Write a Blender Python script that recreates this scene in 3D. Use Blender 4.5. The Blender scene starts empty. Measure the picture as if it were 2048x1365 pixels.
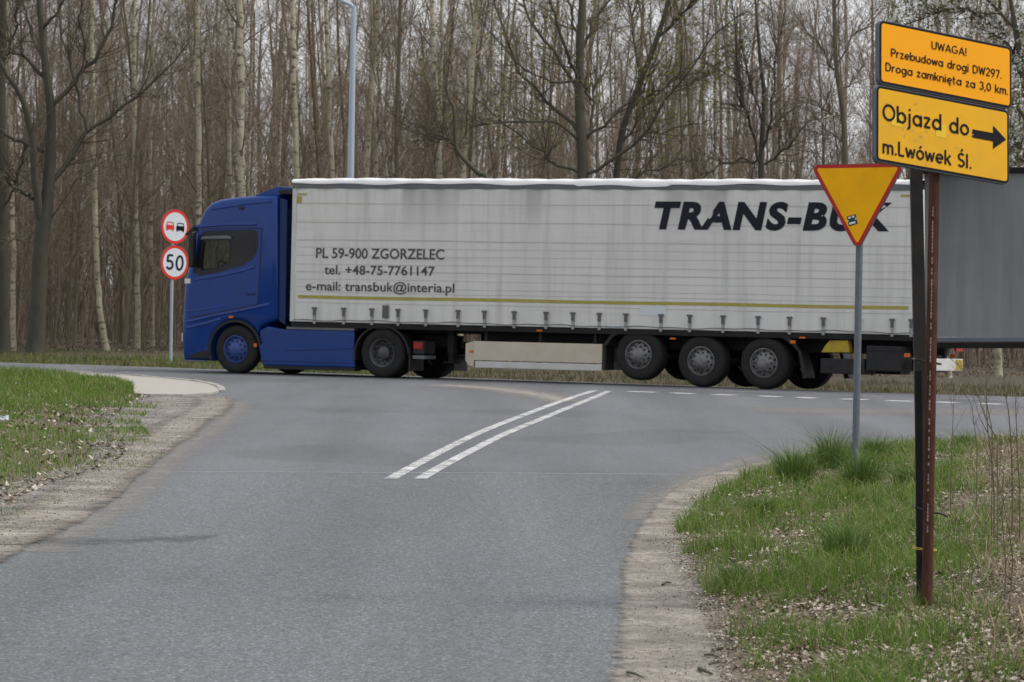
import bpy, bmesh, math, random
import numpy as np
from mathutils import Vector, Matrix
from mathutils.geometry import tessellate_polygon

scene = bpy.context.scene
R = math.radians
PI = math.pi

# ------------------------------------------------------------------ camera
FPX, EYE, ROLL, HORIZON = 7500.0, 1.8, 0.0172, 581.5      # lens in photo pixels, eye height, tilt, horizon row
cam_data = bpy.data.cameras.new('camera')
cam = bpy.data.objects.new('camera', cam_data)
scene.collection.objects.link(cam)
cam_data.sensor_width = 36.0
cam_data.lens = FPX / 2048.0 * 36.0
cam_data.clip_start = 0.5
cam_data.clip_end = 3000.0
cam_data.dof.use_dof = True
cam_data.dof.focus_distance = 29.0
cam_data.dof.aperture_fstop = 11.0
pitch = math.atan((682.5 - HORIZON) / FPX)
cam.matrix_world = Matrix.Translation((0, 0, EYE)) @ Matrix.Rotation(PI / 2 - pitch, 4, 'X') @ Matrix.Rotation(ROLL, 4, 'Z')
scene.camera = cam

# ------------------------------------------------------------------ sky, sun, exposure
SUN_EL, SUN_AZ = 56.0, 98.0          # azimuth measured clockwise from +Y (view direction)
world = bpy.data.worlds.new('World')
scene.world = world
world.use_nodes = True
wn = world.node_tree
wn.nodes.clear()
w_out = wn.nodes.new('ShaderNodeOutputWorld')
w_bg = wn.nodes.new('ShaderNodeBackground')
w_sky = wn.nodes.new('ShaderNodeTexSky')
w_sky.sky_type = 'NISHITA'
w_sky.sun_disc = False
w_sky.sun_elevation = R(SUN_EL)
w_sky.sun_rotation = R(SUN_AZ)
w_sky.air_density = 1.0
w_sky.dust_density = 4.0
w_hs = wn.nodes.new('ShaderNodeHueSaturation')
w_hs.inputs['Saturation'].default_value = 0.22
w_hs.inputs['Value'].default_value = 1.0
w_mix = wn.nodes.new('ShaderNodeMix')          # a thin, even cloud deck over the clear sky
w_mix.data_type = 'RGBA'
w_mix.inputs[0].default_value = 0.6
w_mix.inputs[7].default_value = (9.7, 9.9, 10.2, 1)
wn.links.new(w_sky.outputs[0], w_hs.inputs['Color'])
wn.links.new(w_hs.outputs[0], w_mix.inputs[6])
wn.links.new(w_mix.outputs[2], w_bg.inputs['Color'])
w_bg.inputs['Strength'].default_value = 0.086
wn.links.new(w_bg.outputs[0], w_out.inputs['Surface'])

sun_data = bpy.data.lights.new('sun', 'SUN')
sun_data.energy = 1.5
sun_data.angle = R(14)
sun_data.color = (1.0, 0.94, 0.85)
sun = bpy.data.objects.new('sun', sun_data)
scene.collection.objects.link(sun)
_az, _el = R(SUN_AZ), R(SUN_EL)
sdir = Vector((math.sin(_az) * math.cos(_el), math.cos(_az) * math.cos(_el), math.sin(_el)))
sun.rotation_euler = sdir.to_track_quat('Z', 'Y').to_euler()
sun.location = sdir * 60

scene.view_settings.view_transform = 'Standard'
scene.view_settings.look = 'None'
scene.view_settings.exposure = 0.55
scene.view_settings.gamma = 1.0
scene.view_settings.use_curve_mapping = False
scene.cycles.max_bounces = 6
scene.cycles.transparent_max_bounces = 12

# ------------------------------------------------------------------ helpers: where a sight line meets the place
def ray(px, py):
    c, s = math.cos(ROLL), math.sin(ROLL)
    dx, dy = px - 1024.0, py - 682.5
    u = c * dx + s * dy
    v = -s * dx + c * dy - (HORIZON - 682.5)
    return u / FPX, v / FPX
def G(px, py, z=0.0):
    k, m = ray(px, py)
    d = (EYE - z) / m
    return (k * d, d)
def at(px, py, d):
    k, m = ray(px, py)
    return Vector((k * d, d, EYE - m * d))

def smooth_curve(pts, n=8):
    """Catmull-Rom through 2-D or 3-D points"""
    pts = [np.array(p, float) for p in pts]
    P = [2 * pts[0] - pts[1]] + pts + [2 * pts[-1] - pts[-2]]
    out = []
    for i in range(1, len(P) - 2):
        p0, p1, p2, p3 = P[i - 1:i + 3]
        for k in range(n):
            t = k / n
            out.append(0.5 * ((2 * p1) + (p2 - p0) * t + (2 * p0 - 5 * p1 + 4 * p2 - p3) * t * t + (3 * p1 - p0 - 3 * p2 + p3) * t ** 3))
    out.append(pts[-1])
    return np.array(out)

def wob(x, y, s=1.0, seed=0):
    """cheap smooth noise in about -1..1"""
    r = np.random.RandomState(100 + seed)
    v = 0
    for k in range(6):
        a, ph, f = r.rand() * 6.28, r.rand() * 6.28, s * (0.6 + 1.5 * r.rand())
        v = v + np.sin((x * np.cos(a) + y * np.sin(a)) * f + ph)
    return v / 3.2

# ------------------------------------------------------------------ helpers: objects
COL = scene.collection
def link(o, parent=None):
    COL.objects.link(o)
    if parent is not None:
        o.parent = parent
    return o
def tag(o, label, category, group=None):
    o['label'] = label
    o['category'] = category
    if group:
        o['group'] = group
    return o
def thing(name, label, category, loc=(0, 0, 0), rot=(0, 0, 0), group=None):
    o = bpy.data.objects.new(name, None)
    o.empty_display_size = 0.2
    o.location = loc
    o.rotation_euler = rot
    link(o)
    return tag(o, label, category, group)
def copy_tree(src, parent=None):
    c = src.copy()
    COL.objects.link(c)
    c.parent = parent
    for ch in list(src.children):
        copy_tree(ch, c)
    return c

def mesh_np(name, verts, faces, mats, parent=None, smooth=False, attr=None):
    """verts (N,3); faces (M,k) array of one face size, or list of such arrays"""
    if not isinstance(faces, (list, tuple)):
        faces = [faces]
    me = bpy.data.meshes.new(name)
    verts = np.asarray(verts, np.float32)
    me.vertices.add(len(verts))
    me.vertices.foreach_set('co', verts.ravel())
    loops = np.concatenate([f.ravel() for f in faces]).astype(np.int32)
    sizes = np.concatenate([np.full(len(f), f.shape[1]) for f in faces]).astype(np.int32)
    starts = np.concatenate([[0], np.cumsum(sizes)[:-1]]).astype(np.int32)
    me.loops.add(len(loops))
    me.loops.foreach_set('vertex_index', loops)
    me.polygons.add(len(sizes))
    me.polygons.foreach_set('loop_start', starts)
    me.polygons.foreach_set('loop_total', sizes)
    me.polygons.foreach_set('use_smooth', np.full(len(sizes), smooth))
    if attr is not None:
        a = me.attributes.new('edge', 'FLOAT', 'POINT')
        a.data.foreach_set('value', np.asarray(attr, np.float32))
    me.update(calc_edges=True)
    me.validate()
    for m in (mats if isinstance(mats, (list, tuple)) else [mats]):
        me.materials.append(m)
    o = bpy.data.objects.new(name, me)
    return link(o, parent)

class MB:
    """collects shapes into one mesh"""
    def __init__(s):
        s.v, s.f = [], []
    def add(s, vs, fs):
        b = len(s.v)
        s.v += [tuple(v) for v in vs]
        s.f += [tuple(b + i for i in f) for f in fs]
        return s
    def box(s, x0, x1, y0, y1, z0, z1):
        return s.add([(x0, y0, z0), (x1, y0, z0), (x1, y1, z0), (x0, y1, z0), (x0, y0, z1), (x1, y0, z1), (x1, y1, z1), (x0, y1, z1)],
                     [(0, 3, 2, 1), (4, 5, 6, 7), (0, 1, 5, 4), (1, 2, 6, 5), (2, 3, 7, 6), (3, 0, 4, 7)])
    def obox(s, c, ax, hx, ay, hy, az, hz):
        c, ax, ay, az = Vector(c), Vector(ax), Vector(ay), Vector(az)
        vs = [c + ax * hx * i + ay * hy * j + az * hz * k for k in (-1, 1) for i, j in ((-1, -1), (1, -1), (1, 1), (-1, 1))]
        return s.add(vs, [(0, 3, 2, 1), (4, 5, 6, 7), (0, 1, 5, 4), (1, 2, 6, 5), (2, 3, 7, 6), (3, 0, 4, 7)])
    def prism(s, poly, fn, a, b, caps=True):
        """poly: 2-D outline; fn(p, q, w) -> 3-D; from w=a to w=b"""
        n = len(poly)
        vs = [fn(p, q, a) for p, q in poly] + [fn(p, q, b) for p, q in poly]
        fs = [(i, (i + 1) % n, n + (i + 1) % n, n + i) for i in range(n)]
        if caps:
            fs += [tuple(range(n))[::-1], tuple(range(n, 2 * n))]
        return s.add(vs, fs)
    def tube(s, pts, r, n=8, caps=True):
        pts = [Vector(p) for p in pts]
        rs = r if isinstance(r, (list, tuple)) else [r] * len(pts)
        vs, fs = [], []
        u = None
        for i, p in enumerate(pts):
            t = (pts[min(i + 1, len(pts) - 1)] - pts[max(i - 1, 0)]).normalized()
            if u is None:
                u = t.cross(Vector((0, 0, 1)) if abs(t.z) < 0.9 else Vector((1, 0, 0))).normalized()
            else:
                u = (u - t * u.dot(t)).normalized()
            w = t.cross(u)
            vs += [p + (u * math.cos(2 * PI * k / n) + w * math.sin(2 * PI * k / n)) * rs[i] for k in range(n)]
        for i in range(len(pts) - 1):
            for k in range(n):
                fs.append((i * n + k, i * n + (k + 1) % n, (i + 1) * n + (k + 1) % n, (i + 1) * n + k))
        if caps:
            fs += [tuple(range(n))[::-1], tuple(range((len(pts) - 1) * n, len(pts) * n))]
        return s.add(vs, fs)
    def lathe(s, prof, c, n=32):
        """prof: (radius, y) turned about the y axis through c"""
        vs, fs = [], []
        for r, y in prof:
            vs += [(c[0] + r * math.cos(2 * PI * k / n), c[1] + y, c[2] + r * math.sin(2 * PI * k / n)) for k in range(n)]
        for i in range(len(prof) - 1):
            for k in range(n):
                fs.append((i * n + k, (i + 1) * n + k, (i + 1) * n + (k + 1) % n, i * n + (k + 1) % n))
        return s.add(vs, fs)
    def holed(s, outer, holes, fn, flip=False):
        polys = [[Vector((p[0], p[1], 0)) for p in outer]] + [[Vector((p[0], p[1], 0)) for p in h] for h in holes]
        flat = [p for pl in polys for p in pl]
        tris = tessellate_polygon(polys)
        return s.add([fn(p.x, p.y) for p in flat], [t[::-1] if flip else t for t in tris])
    def build(s, name, mat, parent=None, smooth=False, bevel=0.0, seg=2, fix=True):
        me = bpy.data.meshes.new(name)
        me.from_pydata(s.v, [], s.f)
        bm = bmesh.new()
        bm.from_mesh(me)
        if fix:
            bmesh.ops.recalc_face_normals(bm, faces=bm.faces)
        if bevel:
            es = [e for e in bm.edges if len(e.link_faces) == 2 and e.calc_face_angle() > 0.6]
            bmesh.ops.bevel(bm, geom=es, offset=bevel, segments=seg, affect='EDGES', profile=0.6, clamp_overlap=True)
        if smooth:
            for f in bm.faces:
                f.smooth = True
            for e in bm.edges:
                if len(e.link_faces) == 2 and e.calc_face_angle() > 0.7:
                    e.smooth = False
        bm.to_mesh(me)
        bm.free()
        me.materials.append(mat)
        return link(bpy.data.objects.new(name, me), parent)

def arc2(cx, cy, rx, ry, a0, a1, n=14):
    return [(cx + rx * math.cos(R(a0 + (a1 - a0) * i / n)), cy + ry * math.sin(R(a0 + (a1 - a0) * i / n))) for i in range(n + 1)]
def inset(poly, d):
    """move a closed outline inwards by d"""
    n = len(poly)
    area = sum(poly[i][0] * poly[(i + 1) % n][1] - poly[(i + 1) % n][0] * poly[i][1] for i in range(n))
    sg = 1 if area > 0 else -1
    out = []
    for i in range(n):
        a, b, c = Vector(poly[i - 1]), Vector(poly[i]), Vector(poly[(i + 1) % n])
        e1, e2 = (b - a).normalized(), (c - b).normalized()
        n1, n2 = Vector((-e1.y, e1.x)) * sg, Vector((-e2.y, e2.x)) * sg
        m = n1 + n2
        m = m / max(0.5, m.length_squared / 2)
        out.append(tuple(b + m * d))
    return out
def round_poly(poly, r, n=5):
    out = []
    for i in range(len(poly)):
        a, b, c = Vector(poly[i - 1]), Vector(poly[i]), Vector(poly[(i + 1) % len(poly)])
        u, w = (a - b).normalized(), (c - b).normalized()
        ang = u.angle(w)
        d = r / math.tan(ang / 2)
        p, q = b + u * d, b + w * d
        cen = b + (u + w).normalized() * (r / math.sin(ang / 2))
        for k in range(n + 1):
            t = k / n
            v = (p - cen).lerp(q - cen, t)
            out.append(tuple(cen + v.normalized() * r))
    return out

# ------------------------------------------------------------------ materials
def nodes_of(name):
    m = bpy.data.materials.new(name)
    m.use_nodes = True
    nt = m.node_tree
    nt.nodes.clear()
    out = nt.nodes.new('ShaderNodeOutputMaterial')
    b = nt.nodes.new('ShaderNodeBsdfPrincipled')
    nt.links.new(b.outputs[0], out.inputs[0])
    return m, nt, b, out
def nd(nt, kind, **kw):
    n = nt.nodes.new('ShaderNode' + kind)
    for k, v in kw.items():
        if hasattr(n, k) and k not in n.inputs:
            setattr(n, k, v)
        else:
            s = n.inputs[k]
            if isinstance(v, bpy.types.NodeSocket):
                nt.links.new(v, s)
            else:
                s.default_value = v
    return n
def rgb(c):
    return tuple(c) + (1,) if len(c) == 3 else tuple(c)
def mixc(nt, fac, a, b, mode='MIX'):
    n = nt.nodes.new('ShaderNodeMix')
    n.data_type = 'RGBA'
    n.blend_type = mode
    for i, v in ((0, fac), (6, a), (7, b)):
        if isinstance(v, bpy.types.NodeSocket):
            nt.links.new(v, n.inputs[i])
        else:
            n.inputs[i].default_value = v if i == 0 else rgb(v)
    return n.outputs[2]
def ramp(nt, fac, stops, interp='LINEAR'):
    n = nt.nodes.new('ShaderNodeValToRGB')
    n.color_ramp.interpolation = interp
    el = n.color_ramp.elements
    while len(el) < len(stops):
        el.new(0.5)
    for e, (p, c) in zip(el, stops):
        e.position = p
        e.color = rgb(c) if not isinstance(c, (int, float)) else (c, c, c, 1)
    nt.links.new(fac, n.inputs[0])
    return n.outputs[0]
def coords(nt, scale=(1, 1, 1), kind='Object'):
    tc = nt.nodes.new('ShaderNodeTexCoord')
    mp = nt.nodes.new('ShaderNodeMapping')
    mp.inputs['Scale'].default_value = scale
    nt.links.new(tc.outputs[kind], mp.inputs[0])
    return mp.outputs[0]
def noise(nt, vec, scale, detail=4, rough=0.55):
    return nd(nt, 'TexNoise', Vector=vec, Scale=scale, Detail=detail, Roughness=rough).outputs[0]
def bump(nt, b, h, strength=0.3, dist=0.01):
    n = nd(nt, 'Bump', Height=h, Strength=strength, Distance=dist)
    nt.links.new(n.outputs[0], b.inputs['Normal'])

def paint(name, col, rough=0.45, var=0.12, scale=3.0, metal=0.0, dirt=None, dirt_amt=0.3, coat=0.0, bmp=0.0, spec=0.3):
    m, nt, b, out = nodes_of(name)
    v = coords(nt)
    n1 = noise(nt, v, scale)
    c = mixc(nt, n1, [x * (1 - var) for x in col], [min(1, x * (1 + var)) for x in col])
    if dirt:
        n2 = noise(nt, v, scale * 1.7, 6, 0.65)
        f = ramp(nt, n2, [(0.5 - 0.12, 0.0), (0.5 + 0.2, dirt_amt)])
        c = mixc(nt, f, c, dirt)
    nt.links.new(c, b.inputs['Base Color'])
    b.inputs['Metallic'].default_value = metal
    b.inputs['Specular IOR Level'].default_value = spec
    rr = ramp(nt, n1, [(0.3, max(0.02, rough - 0.08)), (0.7, min(1, rough + 0.1))])
    nt.links.new(rr, b.inputs['Roughness'])
    if coat:
        b.inputs['Coat Weight'].default_value = coat
        b.inputs['Coat Roughness'].default_value = 0.08
    if bmp:
        bump(nt, b, noise(nt, v, scale * 12, 5), bmp, 0.004)
    return m

def asphalt(name, a, b_, fine=70.0, warm=(0.16, 0.15, 0.14)):
    m, nt, b, out = nodes_of(name)
    v = coords(nt)
    sp = nd(nt, 'TexVoronoi', Vector=v, Scale=fine).outputs['Color']
    spv = nd(nt, 'SeparateColor', Color=sp).outputs[0]
    fin = noise(nt, v, fine * 1.6, 3, 0.7)
    big = noise(nt, v, 0.35, 5, 0.55)
    mid = noise(nt, coords(nt, (1, 0.35, 1)), 2.2, 6, 0.6)
    c = mixc(nt, big, a, b_)
    c = mixc(nt, ramp(nt, mid, [(0.45, 0.0), (0.8, 0.35)]), c, warm)
    g = ramp(nt, spv, [(0.0, 0.45), (0.5, 0.93), (0.84, 1.1), (1.0, 2.2)])
    c = mixc(nt, 1.0, c, g, 'MULTIPLY')
    g2 = ramp(nt, fin, [(0.3, 0.7), (0.7, 1.3)])
    c = mixc(nt, 1.0, c, g2, 'MULTIPLY')
    # oily drip marks and a few sealed cracks
    dk = noise(nt, coords(nt, (0.6, 0.12, 1)), 1.3, 6, 0.7)
    c = mixc(nt, ramp(nt, dk, [(0.58, 0.0), (0.75, 0.35)]), c, (0.06, 0.06, 0.065))
    # broad tyre-polished bands and darker repairs
    wv = noise(nt, coords(nt, (0.9, 0.05, 1)), 1.0, 3, 0.5)
    c = mixc(nt, 1.0, c, ramp(nt, wv, [(0.35, 0.86), (0.65, 1.12)]), 'MULTIPLY')
    rp_ = noise(nt, coords(nt, (0.16, 0.10, 1)), 1.7, 2, 0.3)
    c = mixc(nt, 1.0, c, ramp(nt, rp_, [(0.60, 1.0), (0.63, 0.86)]), 'MULTIPLY')
    nt.links.new(c, b.inputs['Base Color'])
    b.inputs['Roughness'].default_value = 0.85
    b.inputs['Specular IOR Level'].default_value = 0.35
    bump(nt, b, spv, 0.5, 0.006)
    return m

def feathered(name, stops, speck=60.0, dark=0.35, spread=0.35):
    """loose sand / dust whose border (attribute edge = 0) breaks up into grains"""
    m, nt, b, out = nodes_of(name)
    v = coords(nt)
    n1 = noise(nt, v, 1.6, 6, 0.6)
    c = ramp(nt, n1, stops)
    sp = nd(nt, 'TexVoronoi', Vector=v, Scale=speck).outputs['Color']
    spv = nd(nt, 'SeparateColor', Color=sp).outputs[0]
    c = mixc(nt, 1.0, c, ramp(nt, spv, [(0.0, dark), (0.13, 0.75), (0.5, 1.0), (1.0, 1.2)]), 'MULTIPLY')
    n3 = noise(nt, v, 9.0, 5, 0.7)
    c = mixc(nt, 1.0, c, ramp(nt, n3, [(0.3, 0.72), (0.7, 1.15)]), 'MULTIPLY')
    nt.links.new(c, b.inputs['Base Color'])
    b.inputs['Roughness'].default_value = 0.95
    bump(nt, b, n3, 0.5, 0.02)
    at_ = nd(nt, 'Attribute', attribute_name='edge').outputs['Fac']
    nn = noise(nt, v, 5.0, 8, 0.72)
    d = nd(nt, 'Math', operation='SUBTRACT')
    nt.links.new(at_, d.inputs[0])
    nt.links.new(nn, d.inputs[1])
    f = ramp(nt, nd(nt, 'Math', operation='MULTIPLY_ADD').outputs[0], [(0, 0), (1, 1)])
    ma = [n for n in nt.nodes if n.type == 'MATH' and n.operation == 'MULTIPLY_ADD'][0]
    nt.links.new(d.outputs[0], ma.inputs[0])
    ma.inputs[1].default_value = 1.0 / spread
    ma.inputs[2].default_value = 0.5
    tr = nt.nodes.new('ShaderNodeBsdfTransparent')
    mx = nt.nodes.new('ShaderNodeMixShader')
    nt.links.new(f, mx.inputs[0])
    nt.links.new(tr.outputs[0], mx.inputs[1])
    nt.links.new(b.outputs[0], mx.inputs[2])
    nt.links.new(mx.outputs[0], out.inputs[0])
    return m

def island(name, stops, rough=0.6, trans=0.0, spec=0.3):
    """many small pieces, each with its own shade"""
    m, nt, b, out = nodes_of(name)
    g = nt.nodes.new('ShaderNodeNewGeometry')
    c = ramp(nt, g.outputs['Random Per Island'], stops)
    nt.links.new(c, b.inputs['Base Color'])
    b.inputs['Roughness'].default_value = rough
    b.inputs['Specular IOR Level'].default_value = spec
    if trans:
        t = nt.nodes.new('ShaderNodeBsdfTranslucent')
        nt.links.new(c, t.inputs[0])
        mx = nt.nodes.new('ShaderNodeMixShader')
        mx.inputs[0].default_value = trans
        nt.links.new(b.outputs[0], mx.inputs[1])
        nt.links.new(t.outputs[0], mx.inputs[2])
        nt.links.new(mx.outputs[0], out.inputs[0])
    return m

def bark(name, a, b_, moss=None, scale=6.0):
    m, nt, b, out = nodes_of(name)
    info = nt.nodes.new('ShaderNodeObjectInfo')
    v = coords(nt, (1, 1, 0.22))
    n1 = noise(nt, v, scale * 4, 6, 0.7)
    n2 = noise(nt, coords(nt), 1.3, 4)
    c = mixc(nt, n1, a, b_)
    if moss:
        c = mixc(nt, ramp(nt, n2, [(0.45, 0.0), (0.7, 0.6)]), c, moss)
    sh = ramp(nt, info.outputs['Random'], [(0.0, 0.75), (1.0, 1.3)])
    c = mixc(nt, 1.0, c, sh, 'MULTIPLY')
    nt.links.new(c, b.inputs['Base Color'])
    b.inputs['Roughness'].default_value = 0.9
    bump(nt, b, n1, 0.7, 0.02)
    return m
def birch_bark(name):
    m, nt, b, out = nodes_of(name)
    v = coords(nt, (1, 1, 2.4))
    n1 = noise(nt, v, 4.5, 8, 0.75)
    n2 = noise(nt, coords(nt, (1, 1, 0.6)), 1.1, 5, 0.6)
    n3 = noise(nt, coords(nt, (1, 1, 1)), 14, 5, 0.7)
    base = ramp(nt, n2, [(0.3, (0.22, 0.185, 0.115)), (0.55, (0.38, 0.345, 0.255)), (0.8, (0.53, 0.505, 0.445))])
    c = mixc(nt, ramp(nt, n1, [(0.53, 0.0), (0.6, 0.9)]), base, (0.035, 0.03, 0.026))
    c = mixc(nt, ramp(nt, n3, [(0.6, 0.0), (0.8, 0.5)]), c, (0.10, 0.085, 0.06))
    nt.links.new(c, b.inputs['Base Color'])
    b.inputs['Roughness'].default_value = 0.75
    return m

M = {}
M['asphalt_old'] = asphalt('weathered_asphalt', (0.104, 0.116, 0.128), (0.130, 0.140, 0.151), 75.0, (0.135, 0.138, 0.142))
M['asphalt_new'] = asphalt('smooth_asphalt', (0.107, 0.111, 0.127), (0.142, 0.147, 0.162), 120.0, (0.15, 0.15, 0.155))
M['asphalt_main'] = asphalt('main_asphalt', (0.115, 0.121, 0.135), (0.14, 0.146, 0.16), 95.0)
def worn_paint(name, col, thr):
    m = paint(name, col, 0.8, 0.12, 5.0, dirt=(0.28, 0.28, 0.285), dirt_amt=0.6)
    nt = m.node_tree
    b = [n for n in nt.nodes if n.type == 'BSDF_PRINCIPLED'][0]
    out = [n for n in nt.nodes if n.type == 'OUTPUT_MATERIAL'][0]
    a = noise(nt, coords(nt), 55, 6, 0.75)
    b2 = noise(nt, coords(nt), 2.6, 4, 0.6)
    s = nd(nt, 'Math', operation='MULTIPLY_ADD')
    nt.links.new(b2, s.inputs[0])
    s.inputs[1].default_value = 0.5
    nt.links.new(a, s.inputs[2])
    f = ramp(nt, s.outputs[0], [(thr, 1.0), (thr + 0.06, 0.25)])
    tr = nt.nodes.new('ShaderNodeBsdfTransparent')
    mx = nt.nodes.new('ShaderNodeMixShader')
    nt.links.new(f, mx.inputs[0])
    nt.links.new(tr.outputs[0], mx.inputs[1])
    nt.links.new(b.outputs[0], mx.inputs[2])
    nt.links.new(mx.outputs[0], out.inputs[0])
    return m
M['line'] = worn_paint('road_paint', (0.60, 0.60, 0.61), 0.74)
M['line_dash'] = paint('dash_paint', (0.72, 0.72, 0.72), 0.8, 0.08, 9.0)
M['line_faint'] = paint('worn_road_paint', (0.42, 0.43, 0.45), 0.8, 0.15, 6.0, dirt=(0.18, 0.18, 0.19), dirt_amt=0.8)
M['sand'] = feathered('sandy_shoulder', [(0.32, (0.13, 0.113, 0.095)), (0.5, (0.225, 0.199, 0.172)), (0.68, (0.33, 0.297, 0.262))], 55, 0.3)
M['gravel'] = feathered('gravel_shoulder', [(0.35, (0.105, 0.097, 0.092)), (0.48, (0.18, 0.165, 0.152)), (0.62, (0.28, 0.25, 0.225))], 30, 0.2)
M['dust'] = feathered('road_dust', [(0.3, (0.24, 0.22, 0.20)), (0.7, (0.32, 0.30, 0.275))], 80, 0.6, 0.5)
M['soil'] = paint('soil', (0.055, 0.044, 0.03), 0.95, 0.45, 6.0, dirt=(0.105, 0.083, 0.058), dirt_amt=0.8, bmp=0.6)
M['verge_soil'] = paint('verge_soil', (0.092, 0.078, 0.052), 0.95, 0.4, 5.0, dirt=(0.165, 0.135, 0.10), dirt_amt=0.8, bmp=0.6)
M['setts'] = paint('pale_setts', (0.37, 0.35, 0.325), 0.85, 0.14, 4.0, dirt=(0.24, 0.22, 0.19), dirt_amt=0.5, bmp=0.4)
M['kerb'] = paint('kerb_concrete', (0.36, 0.345, 0.325), 0.85, 0.18, 3.0, dirt=(0.2, 0.18, 0.15), dirt_amt=0.5)
M['grass'] = island('grass_blades', [(0.0, (0.06, 0.115, 0.014)), (0.45, (0.105, 0.185, 0.024)), (0.84, (0.17, 0.255, 0.042)), (0.91, (0.29, 0.25, 0.13)), (1.0, (0.36, 0.31, 0.19))], 0.55, 0.3)
M['grass_deep'] = island('tuft_blades', [(0.0, (0.045, 0.095, 0.016)), (0.6, (0.085, 0.16, 0.028)), (1.0, (0.15, 0.22, 0.05))], 0.5, 0.25)
M['dry_grass'] = island('dry_grass', [(0.0, (0.055, 0.075, 0.02)), (0.45, (0.09, 0.10, 0.035)), (0.75, (0.15, 0.12, 0.065)), (1.0, (0.26, 0.215, 0.13))], 0.7, 0.2)
M['straw'] = island('straw', [(0.0, (0.18, 0.13, 0.08)), (0.6, (0.30, 0.235, 0.15)), (1.0, (0.42, 0.35, 0.25))], 0.75)
M['leaf'] = island('dead_leaves', [(0.0, (0.07, 0.045, 0.03)), (0.35, (0.17, 0.125, 0.088)), (0.7, (0.29, 0.24, 0.19)), (1.0, (0.50, 0.46, 0.41))], 0.7)
M['floor_leaf'] = island('forest_floor_leaves', [(0.0, (0.05, 0.036, 0.025)), (0.6, (0.13, 0.095, 0.065)), (1.0, (0.24, 0.19, 0.14))], 0.8)
M['pebble'] = island('grit', [(0.0, (0.05, 0.045, 0.04)), (0.6, (0.13, 0.115, 0.10)), (1.0, (0.36, 0.33, 0.30))], 0.9)
M['stem'] = island('bare_stems', [(0.0, (0.06, 0.048, 0.033)), (0.6, (0.125, 0.105, 0.068)), (1.0, (0.21, 0.175, 0.115))], 0.8)
M['bark'] = bark('grey_brown_bark', (0.07, 0.056, 0.04), (0.21, 0.17, 0.122), (0.17, 0.152, 0.08))
M['bark_big'] = bark('ridged_bark', (0.030, 0.028, 0.021), (0.092, 0.083, 0.062), (0.075, 0.077, 0.045), 4.0)
M['twig'] = island('twigs', [(0.0, (0.092, 0.070, 0.052)), (0.5, (0.19, 0.15, 0.114)), (1.0, (0.33, 0.265, 0.20))], 0.85)
M['twig_big'] = island('dark_twigs', [(0.0, (0.045, 0.036, 0.026)), (1.0, (0.13, 0.102, 0.072))], 0.85)
M['birch'] = birch_bark('birch_bark')
M['bud'] = island('young_leaves', [(0.0, (0.10, 0.115, 0.02)), (1.0, (0.24, 0.24, 0.05))], 0.6, 0.35)
M['blossom'] = island('blossom', [(0.0, (0.55, 0.55, 0.5)), (1.0, (0.82, 0.82, 0.79))], 0.7, 0.25)
M['tree_leaf'] = island('spring_leaves', [(0.0, (0.06, 0.085, 0.02)), (1.0, (0.14, 0.165, 0.05))], 0.6, 0.3)

# ================================================================== THE SETTING
TH = R(27.0)                                   # heading of the lorry and of the main road across the view
FWD = np.array([-math.cos(TH), math.sin(TH)])  # direction of travel
NRM = np.array([math.sin(TH), math.cos(TH)])   # away from the camera, across the road
A0 = np.array(G(1525, 779))                    # where the lorry's rearmost near wheel stands
def road_pt(t, q):
    return A0 + FWD * t + NRM * q
def road_q(x, y):
    return (x - A0[0]) * NRM[0] + (y - A0[1]) * NRM[1]
def zfall(x, y):
    """the main road falls away slightly on its far side"""
    q = np.clip(road_q(x, y), 0, 6)
    k = np.clip((x + 9) / 18.0, 0, 1) * 0.028
    return -k * q

def structure(o):
    o['kind'] = 'structure'
    return o
def stuff(o, label, category):
    o['kind'] = 'stuff'
    return tag(o, label, category)

def sheet(name, outline, z, mat, parent=None):
    mb = MB()
    mb.holed([tuple(p) for p in outline], [], lambda x, y: (x, y, z))
    o = mb.build(name, mat, parent)
    me = o.data
    if me.polygons[0].normal.z < 0:
        me.flip_normals()
    return o
def strip(name, a, b, z, mat, cols=(0, 1), attr=None, parent=None, zf=None):
    """sheet between two equally sampled curves; cols = positions across, attr = edge value per column"""
    a, b = np.asarray(a)[:, :2], np.asarray(b)[:, :2]
    n, k = len(a), len(cols)
    P = np.zeros((n, k, 3))
    for j, c in enumerate(cols):
        P[:, j, :2] = a * (1 - c) + b * c
        zz = z[j] if isinstance(z, (list, tuple)) else z
        P[:, j, 2] = zz
    if zf is not None:
        P[:, :, 2] += zf(P[:, :, 0], P[:, :, 1])
    idx = np.arange(n * k).reshape(n, k)
    F = np.stack([idx[:-1, :-1], idx[:-1, 1:], idx[1:, 1:], idx[1:, :-1]], -1).reshape(-1, 4)
    p0, p1, p2 = P.reshape(-1, 3)[F[0, :3]]
    if np.cross(p1 - p0, p2 - p0)[2] < 0:
        F = F[:, ::-1]
    at_ = None if attr is None else np.tile(np.array(attr, float), n)
    return mesh_np(name, P.reshape(-1, 3), F, mat, parent, smooth=True, attr=at_)

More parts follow.
